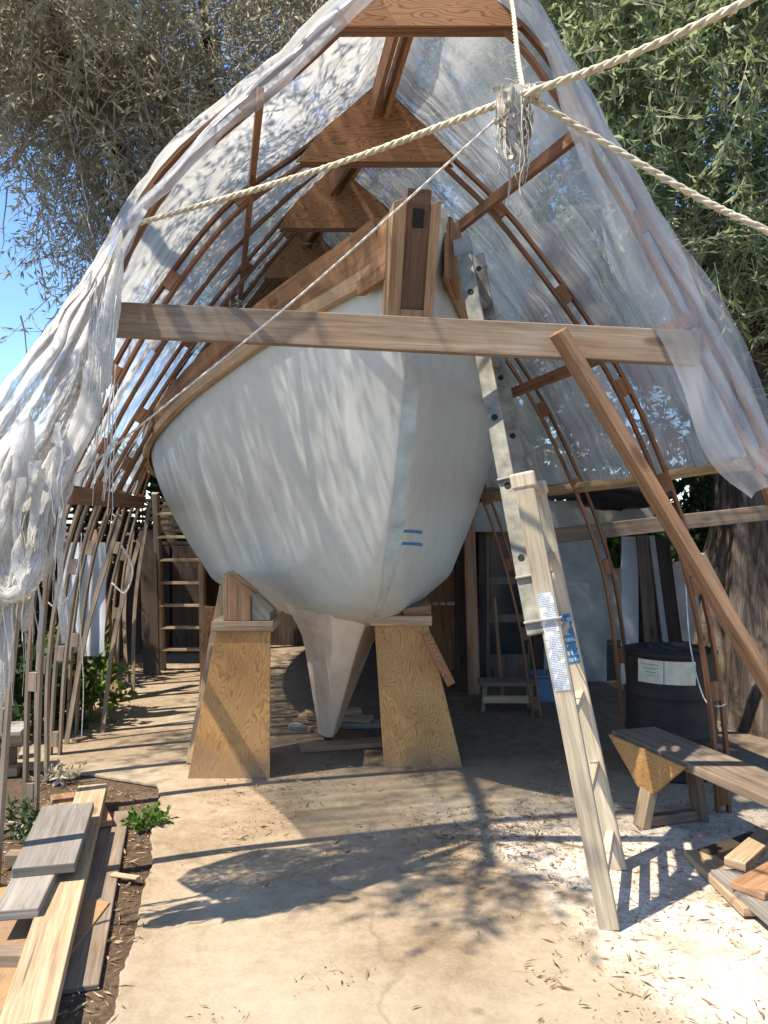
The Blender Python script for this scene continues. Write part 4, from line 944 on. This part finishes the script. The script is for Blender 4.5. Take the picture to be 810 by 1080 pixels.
# bearers under the stack
for px, py, lab in ((60, 905, 'rear bearer block under the plank stack'), (30, 1010, 'front bearer block under the plank stack')):
    c = gd(px, py, .045); board('bearer_block', lab, 'block', c + Vector((-.22, 0, 0)), c + Vector((.06, 0, 0)), .07, .055, 'old_wood', group='bearers under the planks')
board('chip_board', 'small pale offcut lying on the slab edge', 'offcut', gd(118, 922, .03), gd(146, 926, .035), .03, .012, 'lumber')
# far-left odds: low bench with blocks
lo = [((-20, 770), (28, 768), .28, .26, .03, 'grey_wood', 'grey board lying flat on blocks at the left edge'), ((-10, 800), (14, 800), .08, .12, .12, 'old_wood', 'brown block beneath the flat board at the left edge'),
      ((8, 778), (22, 776), .16, .1, .1, 'lumber', 'small pale block beneath the flat board at the left edge'), ((-30, 815), (20, 812), .03, .1, .05, 'lumber', 'stud on the dirt at the left edge')]
for a, b, z, w_, h_, mt, lab in lo: board('scrap_board', lab, 'board', gd(*a, z), gd(*b, z), w_, h_, mt, group='scraps at the left edge')
board('peg_block', 'small wooden peg block on the ground beside the left ribs', 'block', gd(78, 783, .02), gd(94, 779, .02), .06, .05, 'old_wood')

# ------------------------------------------------------------------ back left: old ladder, post, hanging strips, fence
ol = thing('step_ladder', 'old wooden ladder standing in the dark behind the left ribs', 'ladder', tuple(gd(190, 706)))
a0, a1 = gd(172, 706, GZ), at(164, 520, 8.0); c0, c1 = gd(214, 706, GZ), at(212, 520, 8.0)
for a, b in ((a0, a1), (c0, c1)): MB().beam(a, b, .05, .09, (0, 1, 0))  .build('rail', 'lumber', ol, .004)
for k in range(7):
    t_ = .12 + k * .128; MB().beam(a0.lerp(a1, t_), c0.lerp(c1, t_), .09, .028, (0, 0, 1)).build('rung', 'lumber', ol, .003)
board('leaning_post', 'reddish brown post leaning left of the old ladder', 'post', gd(123, 740, GZ), at(98, 560, 7.2), .09, .07, 'prop', (0, 1, 0))
board('upright_plank', 'dark upright plank beside the old ladder', 'plank', gd(160, 712, GZ), at(156, 560, 8.1), .16, .03, 'dark_wood', (0, 1, 0))
board('upright_plank', 'pale upright board left of the leaning post', 'plank', gd(88, 735, GZ), at(92, 575, 7.0), .10, .03, 'lumber', (0, 1, 0))
hang = MB(); P = []; UV = []
for i in range(16):
    P.append([at(62 + j * 3.1 + 3 * noise.noise(Vector((i * .2, j * .3, 0))), 572 + i * 8, 6.2 + .06 * noise.noise(Vector((i * .1, j * .5, 3)))) for j in range(17)]); UV.append([(j * .05, i * .05) for j in range(17)])
hang.grid(P, True, UV); tag(hang.build('hanging_sheet', 'whitewash'), 'pale cloth sheet hanging outside the left ribs', 'sheet')
strips = ['thin pale batten leaning among the left ribs', 'second thin batten leaning among the left ribs', 'bent thin batten hanging by the old ladder', 'thin dark batten near the fence']
for k, (x0, y0, x1, y1, Y) in enumerate([(150, 560, 108, 760, 5.9), (128, 545, 70, 770, 5.6), (158, 530, 140, 735, 7.0), (140, 560, 134, 725, 7.6)]):
    p = at(x1, y1, Y); p.z = GZ + .002; q = at(x0, y0, Y + .2); m_ = p.lerp(q, .5) + Vector((-.05, 0, 0))
    tag(MB().strip(catmull([p, m_, q], 12), .018, .03, (0, 1, 0)).build('batten', 'rib_pale'), strips[k], 'batten', 'thin battens among the left ribs')
for k, (pts_, lab) in enumerate([([(46, 632), (60, 640), (75, 625), (84, 590)], 'frayed rope loop slung between the left ribs'), ([(128, 575), (140, 600), (132, 625), (118, 615)], 'small knotted cord hanging by the leaning post'), ([(86, 562), (84, 640), (88, 720), (86, 780)], 'straight thin cord hanging down to the peg block')]):
    rope([at(*p, 5.2) for p in pts_], .006 if k < 2 else .003, 'cord', lab, 'cord', 'white_rope')
fn = thing('board_fence', 'dark board fence with slatted gaps closing the left rear', 'fence', (-3.4, 9.4, 0))
for k in range(9):
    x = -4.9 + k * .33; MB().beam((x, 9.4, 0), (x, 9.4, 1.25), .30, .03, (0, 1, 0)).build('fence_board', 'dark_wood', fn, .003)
for k in range(8):
    z = 1.28 + k * .07; MB().beam((-5.05, 9.4, z), (-2.1, 9.4, z), .03, .035).build('slat', 'dark_wood', fn, .002)
for x in (-5.05, -3.5, -2.08): MB().beam((x, 9.45, 0), (x, 9.45, 2.06), .09, .09, (0, 1, 0)).build('post', 'dark_wood', fn, .003)

# ------------------------------------------------------------------ rear and right sheds
rs = thing('rear_shed', 'dark timber shed across the back behind the boat', 'shed', (-.7, 10.2, 0))
for k in range(16):
    x = -2.05 + k * .22
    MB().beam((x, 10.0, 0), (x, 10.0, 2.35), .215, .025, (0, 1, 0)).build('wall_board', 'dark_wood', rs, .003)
MB().prism([(-2.4, 9.8, 2.36), (1.7, 9.8, 2.36), (1.7, 12.4, 2.75), (-2.4, 12.4, 2.75)], (0, 0, .05)).build('roof', 'dark_wood', rs, .004)
MB().prism([(-5.4, 8.2, 1.97), (-3.0, 8.2, 1.97), (-3.0, 12.2, 2.47), (-5.4, 12.2, 2.47)], (0, 0, .05)).build('shade_roof', 'dark_wood', rs, .004)  # roof added over the fence to keep sun off the left rear
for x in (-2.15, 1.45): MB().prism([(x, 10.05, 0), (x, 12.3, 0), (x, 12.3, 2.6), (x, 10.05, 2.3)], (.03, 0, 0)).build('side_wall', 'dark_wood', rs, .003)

Ys = 7.75
s2 = thing('tool_shed', 'low grey tool shed with a dark glazed door at the right rear', 'shed', (1.6, Ys + .8, 0))
def wp(px, py, Y=Ys): return at(px, py, Y)
def panel(px0, py0, px1, py1, Y, th, mat, name, parent):
    a = at(px0, py1, Y); b = at(px1, py0, Y); return MB().prism([(a.x, Y, max(a.z, .004)), (b.x, Y, max(a.z, .004)), (b.x, Y, b.z), (a.x, Y, b.z)], (0, th, 0)).build(name, mat, parent, .003)
panel(505, 562, 512, 740, Ys, .09, 'dark_wood', 'door_post', s2)
panel(562, 562, 573, 740, Ys, .09, 'dark_wood', 'door_post', s2)
dl = panel(512.5, 560, 561.5, 738, Ys + .06, .03, 'old_wood', 'door', s2)
for y0, y1 in ((575, 608), (616, 648), (656, 690)): panel(517, y0, 557, y1, Ys + .052, .006, 'glass', 'pane', dl)
panel(573.5, 566, 640, 745, Ys + .03, .03, 'grey_board', 'wall', s2)
panel(430, 548, 505, 740, Ys + .75, .03, 'dark_wood', 'back_wall', s2)
panel(672, 566, 706, 745, Ys + .03, .03, 'dark_wood', 'wall_board', s2)
panel(500, 528, 690, 561, Ys - .10, .03, 'grey_board', 'fascia', s2)
a, b = at(500, 527, Ys - .12), at(692, 527, Ys - .12)
MB().prism([(a.x, a.y, a.z), (b.x, a.y, a.z), (b.x, a.y + 1.9, a.z + .35), (a.x, a.y + 1.9, a.z + .35)], (0, 0, .03)).build('roof', 'dark_wood', s2, .003)
def upright(name, lab, cat, px0, py0, px1, py1, Y, w_, h_, mat, group=None):
    p = at(px1, py1, Y); p.z = GZ; q = at(px0, py0, Y + .12); return board(name, lab, cat, p, q, w_, h_, mat, (0, 1, 0), group)
upright('white_panel', 'tall white board standing against the tool shed', 'board', 664, 566, 664, 742, Ys - .12, .16, .03, 'whitewash')
G_ = 'boards leaning beside the tool shed'
upright('leaning_board', 'dark board leaning just right of the white board', 'board', 678, 565, 690, 738, Ys - .18, .12, .03, 'old_wood', G_)
upright('leaning_board', 'thin grey pipe-like batten leaning beside the shed', 'board', 687, 565, 708, 735, Ys - .25, .05, .03, 'grey_board', G_)
upright('leaning_board', 'dark wide board outermost of those leaning by the shed', 'board', 696, 568, 716, 735, Ys - .22, .16, .03, 'dark_wood', G_)
upright('plywood_sheet', 'reddish plywood sheet upright behind the right stand', 'plywood', 474, 560, 474, 735, 8.2, .44, .02, 'ply_red')
upright('wood_post', 'brown post leaning inside the right rear, before the shed door', 'post', 494, 540, 500, 738, 7.2, .10, .09, 'prop')
upright('wood_post', 'dark upright post just right of the hull in shade', 'post', 486, 545, 488, 736, 7.4, .12, .10, 'dark_wood')
upright('broom_stick', 'long thin stick leaning by the shed door', 'stick', 521, 630, 530, 742, 7.0, .03, .03, 'prop')
board('wall_shelf', 'pale shelf edge behind the right stand', 'shelf', at(456, 636, 7.95), at(487, 636, 7.95), .18, .02, 'pale_board')
ws = thing('stool', 'low rough wooden stool in front of the shed door', 'stool', tuple(gd(533, 745)))
c = gd(534, 748, GZ)
MB().beam(c + Vector((-.22, 0, .22)), c + Vector((.22, 0, .22)), .22, .03).build('seat', 'old_wood', ws, .003)
for sx in (-.18, .18):
    for sy in (-.07, .07): MB().beam(c + Vector((sx * 1.1, sy, 0)), c + Vector((sx, sy, .204)), .035, .035, (0, 1, 0)).build('leg', 'old_wood', ws, .002)
MB().beam(c + Vector((-.2, -.092, .1)), c + Vector((.2, -.092, .1)), .02, .06).build('stretcher', 'lumber', ws, .002)
c = gd(581, 738, GZ); bb = thing('storage_bin', 'faded blue bin on the floor by the shed wall', 'bin', tuple(c))
MB().prism([c + Vector((-.14, -.1, 0)), c + Vector((.14, -.1, 0)), c + Vector((.16, -.1, .20)), c + Vector((-.16, -.1, .20))], (0, .25, 0)).build('body', 'blue_box', bb, .01)
MB().beam(c + Vector((-.175, .025, .215)), c + Vector((.175, .025, .215)), .28, .024).build('lid', 'blue_box', bb, .006)
# black tarp bundled on the shed roof
P = []; c = at(655, 520, 7.3)
for i in range(16):
    th_ = i / 15 * math.pi; row = []
    for j in range(25):
        a = j / 24 * 2 * math.pi; rr = 1 + .3 * noise.noise(Vector((math.cos(a) * 2, math.sin(a) * 2, i * .4)))
        row.append(c + Vector((.42 * rr * math.sin(th_) * math.cos(a), .3 * rr * math.sin(th_) * math.sin(a), .13 * rr * math.cos(th_) + .03 * math.sin(a * 2))))
    P.append(row)
tag(MB().grid(P, True).build('tarp', 'tarp'), 'crumpled black tarp heaped at the edge of the shed roof', 'tarp')
# sunlit garden wall beyond
gw = MB(); gw.prism([(2.1, 10.6, 0), (8.5, 9.6, 0), (8.5, 9.6, 1.05), (2.1, 10.6, 1.0)], (.05, .25, 0)); tag(gw.build('garden_wall', 'stucco', None, .02), 'sunlit pale stucco wall glimpsed between shed and trunk', 'wall')

# ------------------------------------------------------------------ trees
def leaf_cloud(mb_v, mb_f, base, dirs, L, Wd, curl=.15):
    """append diamond leaves with numpy; base, dirs: (n,3)"""
    n = len(base); rnd = rng.normal(size=(n, 3)); sd_ = np.cross(dirs, rnd); sd_ /= np.linalg.norm(sd_, axis=1)[:, None] + 1e-9
    nr = np.cross(dirs, sd_); L = L[:, None]; Wd = Wd[:, None]
    a = base; b = base + dirs * L * .45 + sd_ * Wd + nr * L * curl * .3; c = base + dirs * L - nr * L * curl; d = base + dirs * L * .45 - sd_ * Wd + nr * L * curl * .3
    v = np.stack([a, b, c, d], axis=1).reshape(-1, 3); return v
def np_mesh(name, V, nper, mat, parent=None, loc=(0, 0, 0)):
    n = len(V) // nper; me = bpy.data.meshes.new(name); me.vertices.add(len(V)); me.vertices.foreach_set('co', (V - np.array(loc)).astype(np.float32).ravel())
    me.loops.add(len(V)); me.loops.foreach_set('vertex_index', np.arange(len(V), dtype=np.int32)); me.polygons.add(n)
    me.polygons.foreach_set('loop_start', np.arange(0, len(V), nper, dtype=np.int32)); me.polygons.foreach_set('loop_total', np.full(n, nper, dtype=np.int32))
    me.materials.append(M[mat]); me.update(calc_edges=True); me.validate()
    o = bpy.data.objects.new(name, me); col.objects.link(o)
    if parent: o.parent = parent
    return o
def sprays(centers, outdir, n_leaf, spray_len, leaf_l, leaf_w, droop=.3, spread=.9):
    """for every centre a twig with leaves along it -> leaf verts, twig segments"""
    n = len(centers); d = outdir + rng.normal(size=(n, 3)) * .75; d[:, 2] -= droop; d /= np.linalg.norm(d, axis=1)[:, None]
    t_ = rng.random((n, n_leaf)); sl_ = spray_len * (.6 + .8 * rng.random((n, 1))); base = centers[:, None, :] + d[:, None, :] * (t_ * sl_)[:, :, None]
    base[:, :, 2] -= (t_ ** 2 * sl_) * droop * .5
    ld = d[:, None, :] * .7 + rng.normal(size=(n, n_leaf, 3)) * spread * .6; ld[:, :, 2] -= droop * .3; ld /= np.linalg.norm(ld, axis=2)[:, :, None]
    N_ = n * n_leaf; V = leaf_cloud(None, None, base.reshape(-1, 3), ld.reshape(-1, 3), leaf_l * (.6 + .8 * rng.random(N_)), leaf_w * (.7 + .6 * rng.random(N_)))
    tip = centers + d * sl_; tip[:, 2] -= (sl_[:, 0]) * droop * .5
    # twig as a thin blade-like triangle prism: two crossed slivers
    s1 = np.cross(d, rng.normal(size=(n, 3))); s1 /= np.linalg.norm(s1, axis=1)[:, None]; s2_ = np.cross(d, s1); w_ = .0035
    T = []
    for s_ in (s1, s2_): T.append(np.stack([centers - s_ * w_, centers + s_ * w_, tip + s_ * w_ * .3, tip - s_ * w_ * .3], axis=1).reshape(-1, 3))
    return V, np.concatenate(T)
def limb(mb, pts, r0, r1, n=10):
    c = catmull(pts, 26); mb.tube([p + Vector((noise.noise(p * 1.7), noise.noise(p * 1.7 + Vector((5, 0, 0))), 0)) * .05 for p in c], r0, n, [r0 + (r1 - r0) * (i / 25) ** .8 for i in range(26)])
    return c
def clumps_from_pixels(n, xr, yr, Yr_, test, sub=9, rad=.28):
    C = []; tries = 0
    while len(C) < n and tries < n * 60:
        tries += 1; px = random.uniform(*xr); py = random.uniform(*yr)
        if not test(px, py): continue
        C.append(np.array(at(px, py, random.uniform(*Yr_))))
    C = np.array(C); S = np.repeat(C, sub, axis=0) + rng.normal(size=(len(C) * sub, 3)) * rad
    return C, S
def line_x(pts, y): return float(np.interp(y, [p[1] for p in pts], [p[0] for p in pts]))
LEFT_ROOF = [(420, -60), (345, 30), (240, 125), (150, 225), (85, 300)]
RIGHT_ROOF = [(520, -60), (570, 5), (660, 150), (760, 300), (830, 430)]
# left tree
tl = thing('olive_tree', 'large grey olive-leaved tree with bare twigs rising behind the tent on the left', 'tree', (-2.6, 9.85, 0))
def t_left(px, py):
    if px > line_x(LEFT_ROOF, py) + 40: return False
    if px < 115 and py > 120: return px > 70 and py < 270 and random.random() < .45
    if px < 20 and py > 140: return random.random() < .3
    g_ = noise.noise(Vector((px * .012, py * .012, 3.3)))
    return g_ > -.16
C, S = clumps_from_pixels(420, (-120, 440), (-110, 300), (5.9, 7.8), t_left, 15, .30)
def box_clumps(n, lo, hi, sub, rad, thr=-.2, seed=0):
    C = []
    while len(C) < n:
        p = np.array([random.uniform(a, b) for a, b in zip(lo, hi)])
        if noise.noise(Vector(p) * .9 + Vector((seed, 0, 0))) > thr: C.append(p)
    C = np.array(C); return np.repeat(C, sub, axis=0) + rng.normal(size=(n * sub, 3)) * rad
S2 = box_clumps(150, (-4.3, 3.95, 4.8), (-1.0, 5.7, 5.9), 14, .26, -.12)
S4 = box_clumps(13, (-2.35, 2.25, 4.0), (-1.6, 2.75, 4.3), 9, .12, -1)
S3 = box_clumps(16, (-2.6, 2.9, 4.7), (-.9, 4.1, 5.5), 10, .2, -.05, 9)
S5 = box_clumps(110, (-2.6, 8.2, 4.0), (.0, 9.6, 7.2), 14, .3)
S6 = box_clumps(12, (-5.2, 6.4, 5.4), (-2.9, 8.6, 6.6), 14, .3)
S = np.concatenate([S, S2, S3, S4, S5, S6]); hub = np.array([-2.2, 8.0, 5.2]); od = S - hub; od /= np.linalg.norm(od, axis=1)[:, None]
V, T = sprays(S, od * .6, 10, .36, .080, .0085, droop=.45)
np_mesh('crown', V, 4, 'leaf_olive', tl, tl.location)
# bare grey twigs
nt_ = 2600; cs = C[rng.integers(0, len(C), nt_)] + rng.normal(size=(nt_, 3)) * .35; tw = MB()
for p in cs[:1700]:
    d = rng.normal(size=3); d[2] -= .6; d /= np.linalg.norm(d); L = random.uniform(.25, .7); q = Vector(p); D = Vector(d); k = random.random() * 9
    tw.tube([q + D * (L * t_) + Vector((noise.noise(Vector((k, t_ * 3, 0))), noise.noise(Vector((k, t_ * 3, 4))), noise.noise(Vector((k, t_ * 3, 8))))) * .10 * t_ for t_ in (0, .25, .5, .75, 1)], .004, 3, [.0075, .006, .005, .004, .002], False)
twv = np_mesh('twig', np.concatenate([T]), 4, 'twig', tl, tl.location); tw.build('bare_twig', 'twig', tl)
tr_ = MB(); base = Vector((-2.6, 9.85, 0))
limb(tr_, [base, base + Vector((.1, 0, 1.2)), base + Vector((.35, -.1, 2.4)), base + Vector((.7, -.2, 3.6))], .30, .17, 12)
top = base + Vector((.7, -.2, 3.5))
for p in ([(-.9, -1.6, 1.3), (-1.6, -3.0, 2.4)], [(.5, -1.2, 1.0), (1.4, -2.4, 2.2)], [(1.0, -.8, .5), (2.3, -1.4, 1.4)], [(.1, .2, 1.4), (-.1, .6, 3.0)], [(.3, -1.6, 1.3), (.5, -3.2, 2.2)], [(-.5, -4.2, 1.7), (0, -7.2, .75)]):
    limb(tr_, [top - Vector((0, 0, .15)), top + Vector(p[0]), top + Vector(p[1])], .12, .03, 8)
tr_.build('trunk', 'bark', tl)
# right tree
def gnarled_trunk(parent, base, pts, rs):
    c = catmull(pts, 40); P = []
    for i, p in enumerate(c):
        r_ = float(np.interp(i / 39, np.linspace(0, 1, len(rs)), rs)); row = []
        for k in range(49):
            a = k / 48 * 2 * math.pi; rr = r_ * (1 + .13 * math.sin(a * 5 + i * .10) + .10 * math.sin(a * 9 - i * .07) + .25 * noise.noise(Vector((math.cos(a) * 2.4, math.sin(a) * 2.4, i * .10))))
            row.append(p + Vector((rr * math.cos(a), rr * math.sin(a), 0)))
        P.append(row)
    mb = MB().grid(P, True); return mb
tr = thing('gnarled_tree', 'green-leaved tree with a thick gnarled trunk at the right edge', 'tree', (2.95, 6.3, 0))
b_ = Vector((2.98, 6.3, 0)); mb = gnarled_trunk(tr, b_, [b_, b_ + Vector((-.02, 0, .5)), b_ + Vector((0, 0, 1.4)), b_ + Vector((.1, .1, 2.3)), b_ + Vector((.15, .2, 2.9))], [.62, .46, .42, .40, .30])
tp = b_ + Vector((.12, .15, 2.6))
for p in ([(-.6, -.2, .7), (-1.6, -.1, 1.6)], [(.5, .3, .8), (1.2, .5, 2.4)], [(-.2, .3, 1.2), (-.9, 1.0, 2.9)], [(-1.0, .4, .25), (-2.0, .8, 1.0)], [(-.3, -.8, .9), (-.2, -1.4, 2.2)]):
    limb(mb, [tp, tp + Vector(p[0]), tp + Vector(p[1])], .17, .05, 10)
mb.build('trunk', 'bark', tr)
def t_right(px, py):
    if px < line_x(RIGHT_ROOF, py) - 30: return False
    if py > 300: return random.random() < .25
    return noise.noise(Vector((px * .011, py * .011, 6.1))) > -.12
C, S = clumps_from_pixels(430, (500, 960), (-110, 390), (5.2, 7.4), t_right, 15, .28)
S = np.concatenate([S, box_clumps(190, (.2, 7.9, 3.4), (2.7, 9.6, 7.6), 14, .3)]); hub = np.array([2.6, 7.2, 4.2]); od = S - hub; od /= np.linalg.norm(od, axis=1)[:, None]
V, T = sprays(S, od * .5, 14, .34, .088, .0105, droop=.1)
np_mesh('crown', V, 4, 'leaf_green', tr, tr.location); np_mesh('twig', T, 4, 'twig', tr, tr.location)
# trees farther back, seen through the plastic
def back_tree(loc, h, rad, n, leaf, label, name):
    t = thing(name, label, 'tree', loc, 'trees behind the tent'); b = Vector(loc); mb = MB()
    limb(mb, [b, b + Vector((.1, 0, h * .3)), b + Vector((0, .1, h * .6))], .22, .10)
    for k in range(5):
        a = k * 1.3; limb(mb, [b + Vector((0, .1, h * .45)), b + Vector((math.cos(a) * rad * .4, math.sin(a) * rad * .4, h * .62)), b + Vector((math.cos(a) * rad * .8, math.sin(a) * rad * .8, h * .8))], .08, .02, 7)
    mb.build('trunk', 'bark', t)
    C = rng.normal(size=(n, 3)); C /= np.linalg.norm(C, axis=1)[:, None]; C *= (rng.random((n, 1)) ** .4) * np.array([rad, rad, h * .34]); C += np.array([b.x, b.y, h * .68])
    keep = np.array([noise.noise(Vector(c * .9)) > -.2 for c in C]); C = C[keep]
    S = np.repeat(C, 10, axis=0) + rng.normal(size=(len(C) * 10, 3)) * .3; od = S - np.array([b.x, b.y, h * .6]); od /= np.linalg.norm(od, axis=1)[:, None]
    V, T = sprays(S, od * .6, 12, .45, .15, .020, droop=.2); np_mesh('crown', V, 4, leaf, t, b)
back_tree((-.6, 13.0, 0), 7.2, 2.6, 190, 'leaf_green', 'tall green tree straight behind the rear shed', 'shade_tree')
back_tree((4.6, 12.2, 0), 7.0, 2.6, 190, 'leaf_dark', 'dark tree beyond the stucco wall on the right', 'shade_tree')
back_tree((2.0, 11.4, 0), 6.0, 1.8, 140, 'leaf_green', 'green tree rising between the two sheds', 'shade_tree')
back_tree((6.4, 8.0, 0), 6.2, 2.0, 140, 'leaf_dark', 'dark tree right of the gnarled trunk', 'shade_tree')
# shrubs
def shrub(name, label, c, r, h, n, leaf, ll=.07, lw=.02, nleaf=12, group=None, sl=.22):
    t = thing(name, label, 'shrub', tuple(c), group); c = Vector(c); S = rng.normal(size=(n, 3)); S /= np.linalg.norm(S, axis=1)[:, None]; S *= rng.random((n, 1)) ** .35 * np.array([r, r * .8, h * .5]); S += np.array([c.x, c.y, c.z + h * .5])
    od = S - np.array([c.x, c.y, c.z]); od /= np.linalg.norm(od, axis=1)[:, None]
    V, T = sprays(S, od, nleaf, sl, ll, lw, droop=-.1); V = V[:]; V[:, 2] = np.maximum(V[:, 2], c.z + .005)
    np_mesh('foliage', V, 4, leaf, t, c)
    mb = MB()
    for k in range(9):
        q = S[k]; mb.tube([c + Vector((random.uniform(-.04, .04), random.uniform(-.04, .04), 0)), c.lerp(Vector(q), .5) + Vector((.02, 0, .03)), Vector(q)], .008, 5, [.010, .007, .004])
    mb.build('stem', 'twig', t)
shrub('leafy_shrub', 'bright green leafy shrub behind the left ribs', gd(72, 762), .30, .52, 120, 'leaf_bright', .075, .020)
shrub('leafy_shrub', 'darker green shrub at the far left edge behind the cloth', gd(18, 775), .40, .50, 150, 'leaf_dark', .09, .026)
for k, (x, y, h_, lab) in enumerate([(-4.0, 7.6, 2.2, 'dark bushy shrub outside the left ribs, nearest'), (-4.9, 9.0, 2.5, 'dark bushy shrub farther back along the left side'), (-5.8, 6.6, 2.3, 'dark bushy shrub leftmost, beyond the shade cloth'), (-3.2, 11.0, 2.6, 'dark tall shrub behind the board fence')]):
    shrub('tall_shrub', lab, (x, y, 0), 1.0, h_, 420, 'leaf_dark', .11, .028, group='dark shrubs along the left side')
for k, (x, y, h_, lab) in enumerate([(2.9, 11.6, 3.3, 'dark hedge shrub behind the stucco wall, beside the rear shed'), (4.4, 11.2, 3.2, 'dark hedge shrub behind the middle of the stucco wall'), (6.0, 10.8, 3.0, 'dark hedge shrub behind the far right of the stucco wall')]):
    shrub('tall_shrub', lab, (x, y, 0), 1.15, h_, 480, 'leaf_dark', .12, .032, group='dark shrubs beyond the stucco wall')
shrub('wall_creeper', 'sunny green bush overhanging the stucco wall', (3.05, 9.9, .9), .55, .8, 200, 'leaf_bright', .10, .03)
shrub('weed', 'small green weed at the slab edge beside the planks', gd(158, 873, .0), .085, .07, 46, 'leaf_bright', .03, .010, 8, sl=.05)
shrub('weed', 'low dull weed patch at the left edge by the rib foot', gd(22, 882, .0), .20, .09, 50, 'leaf_dark', .04, .008, 8, sl=.08)
shrub('weed', 'dry grey weed beside the first rib foot', gd(62, 828, .0), .07, .08, 20, 'leaf_olive', .04, .006, 7, sl=.08)

# ------------------------------------------------------------------ fallen leaves
n = 9000; xs = rng.uniform(-1.0, 2.6, n); ys = rng.uniform(1.9, 5.2, n)
dens = np.array([noise.noise(Vector((x * 1.3, y * 1.3, .5))) + .9 * noise.noise(Vector((x * 4.3, y * 4.3, 2.5))) + (.38 if x * .93 + y * .36 > 1.85 else 0) - (.1) for x, y in zip(xs, ys)]); keep = dens > -.08 + rng.random(n) * .35
xs, ys = xs[keep], ys[keep]; m_ = len(xs); a = rng.uniform(0, 6.28, m_)
ex, ey = rng.normal(.62, .28, 1300), rng.normal(3.95, .22, 1300); xs = np.concatenate([xs, ex]); ys = np.concatenate([ys, ey]); m_ = len(xs); a = rng.uniform(0, 6.28, m_)
dirs = np.stack([np.cos(a), np.sin(a), rng.normal(size=m_) * .12], axis=1); base = np.stack([xs, ys, np.full(m_, GZ + .004) + rng.random(m_) * .004], axis=1)
V = leaf_cloud(None, None, base, dirs, .010 + .075 * rng.random(m_) ** 4, .0016 + .0045 * rng.random(m_) ** 2, .08)
V[:, 2] = np.maximum(V[:, 2], GZ + .002); tag(np_mesh('leaf_litter', V, 4, 'dry_leaf'), 'dry leaves and chips scattered on the path', 'leaf litter', kind='stuff')
n = 3000; xs = rng.uniform(-1.9, -.75, n); ys = rng.uniform(1.9, 4.7, n); keep = xs < np.interp(ys, [2.5, 3.4, 4.2, 4.75], [-.84, -1.0, -1.17, -1.3]) - .01; xs, ys = xs[keep], ys[keep]; m_ = len(xs); a = rng.uniform(0, 6.28, m_)
dirs = np.stack([np.cos(a), np.sin(a), rng.normal(size=m_) * .15], axis=1); base = np.stack([xs, ys, .004 + rng.random(m_) * .006], axis=1)
V = leaf_cloud(None, None, base, dirs, .02 + .05 * rng.random(m_) ** 2, .002 + .004 * rng.random(m_), .08); V[:, 2] = np.maximum(V[:, 2], .003)
tag(np_mesh('twig_litter', V, 4, 'dry_leaf'), 'dry twigs and bark bits on the dirt strip', 'litter', kind='stuff')
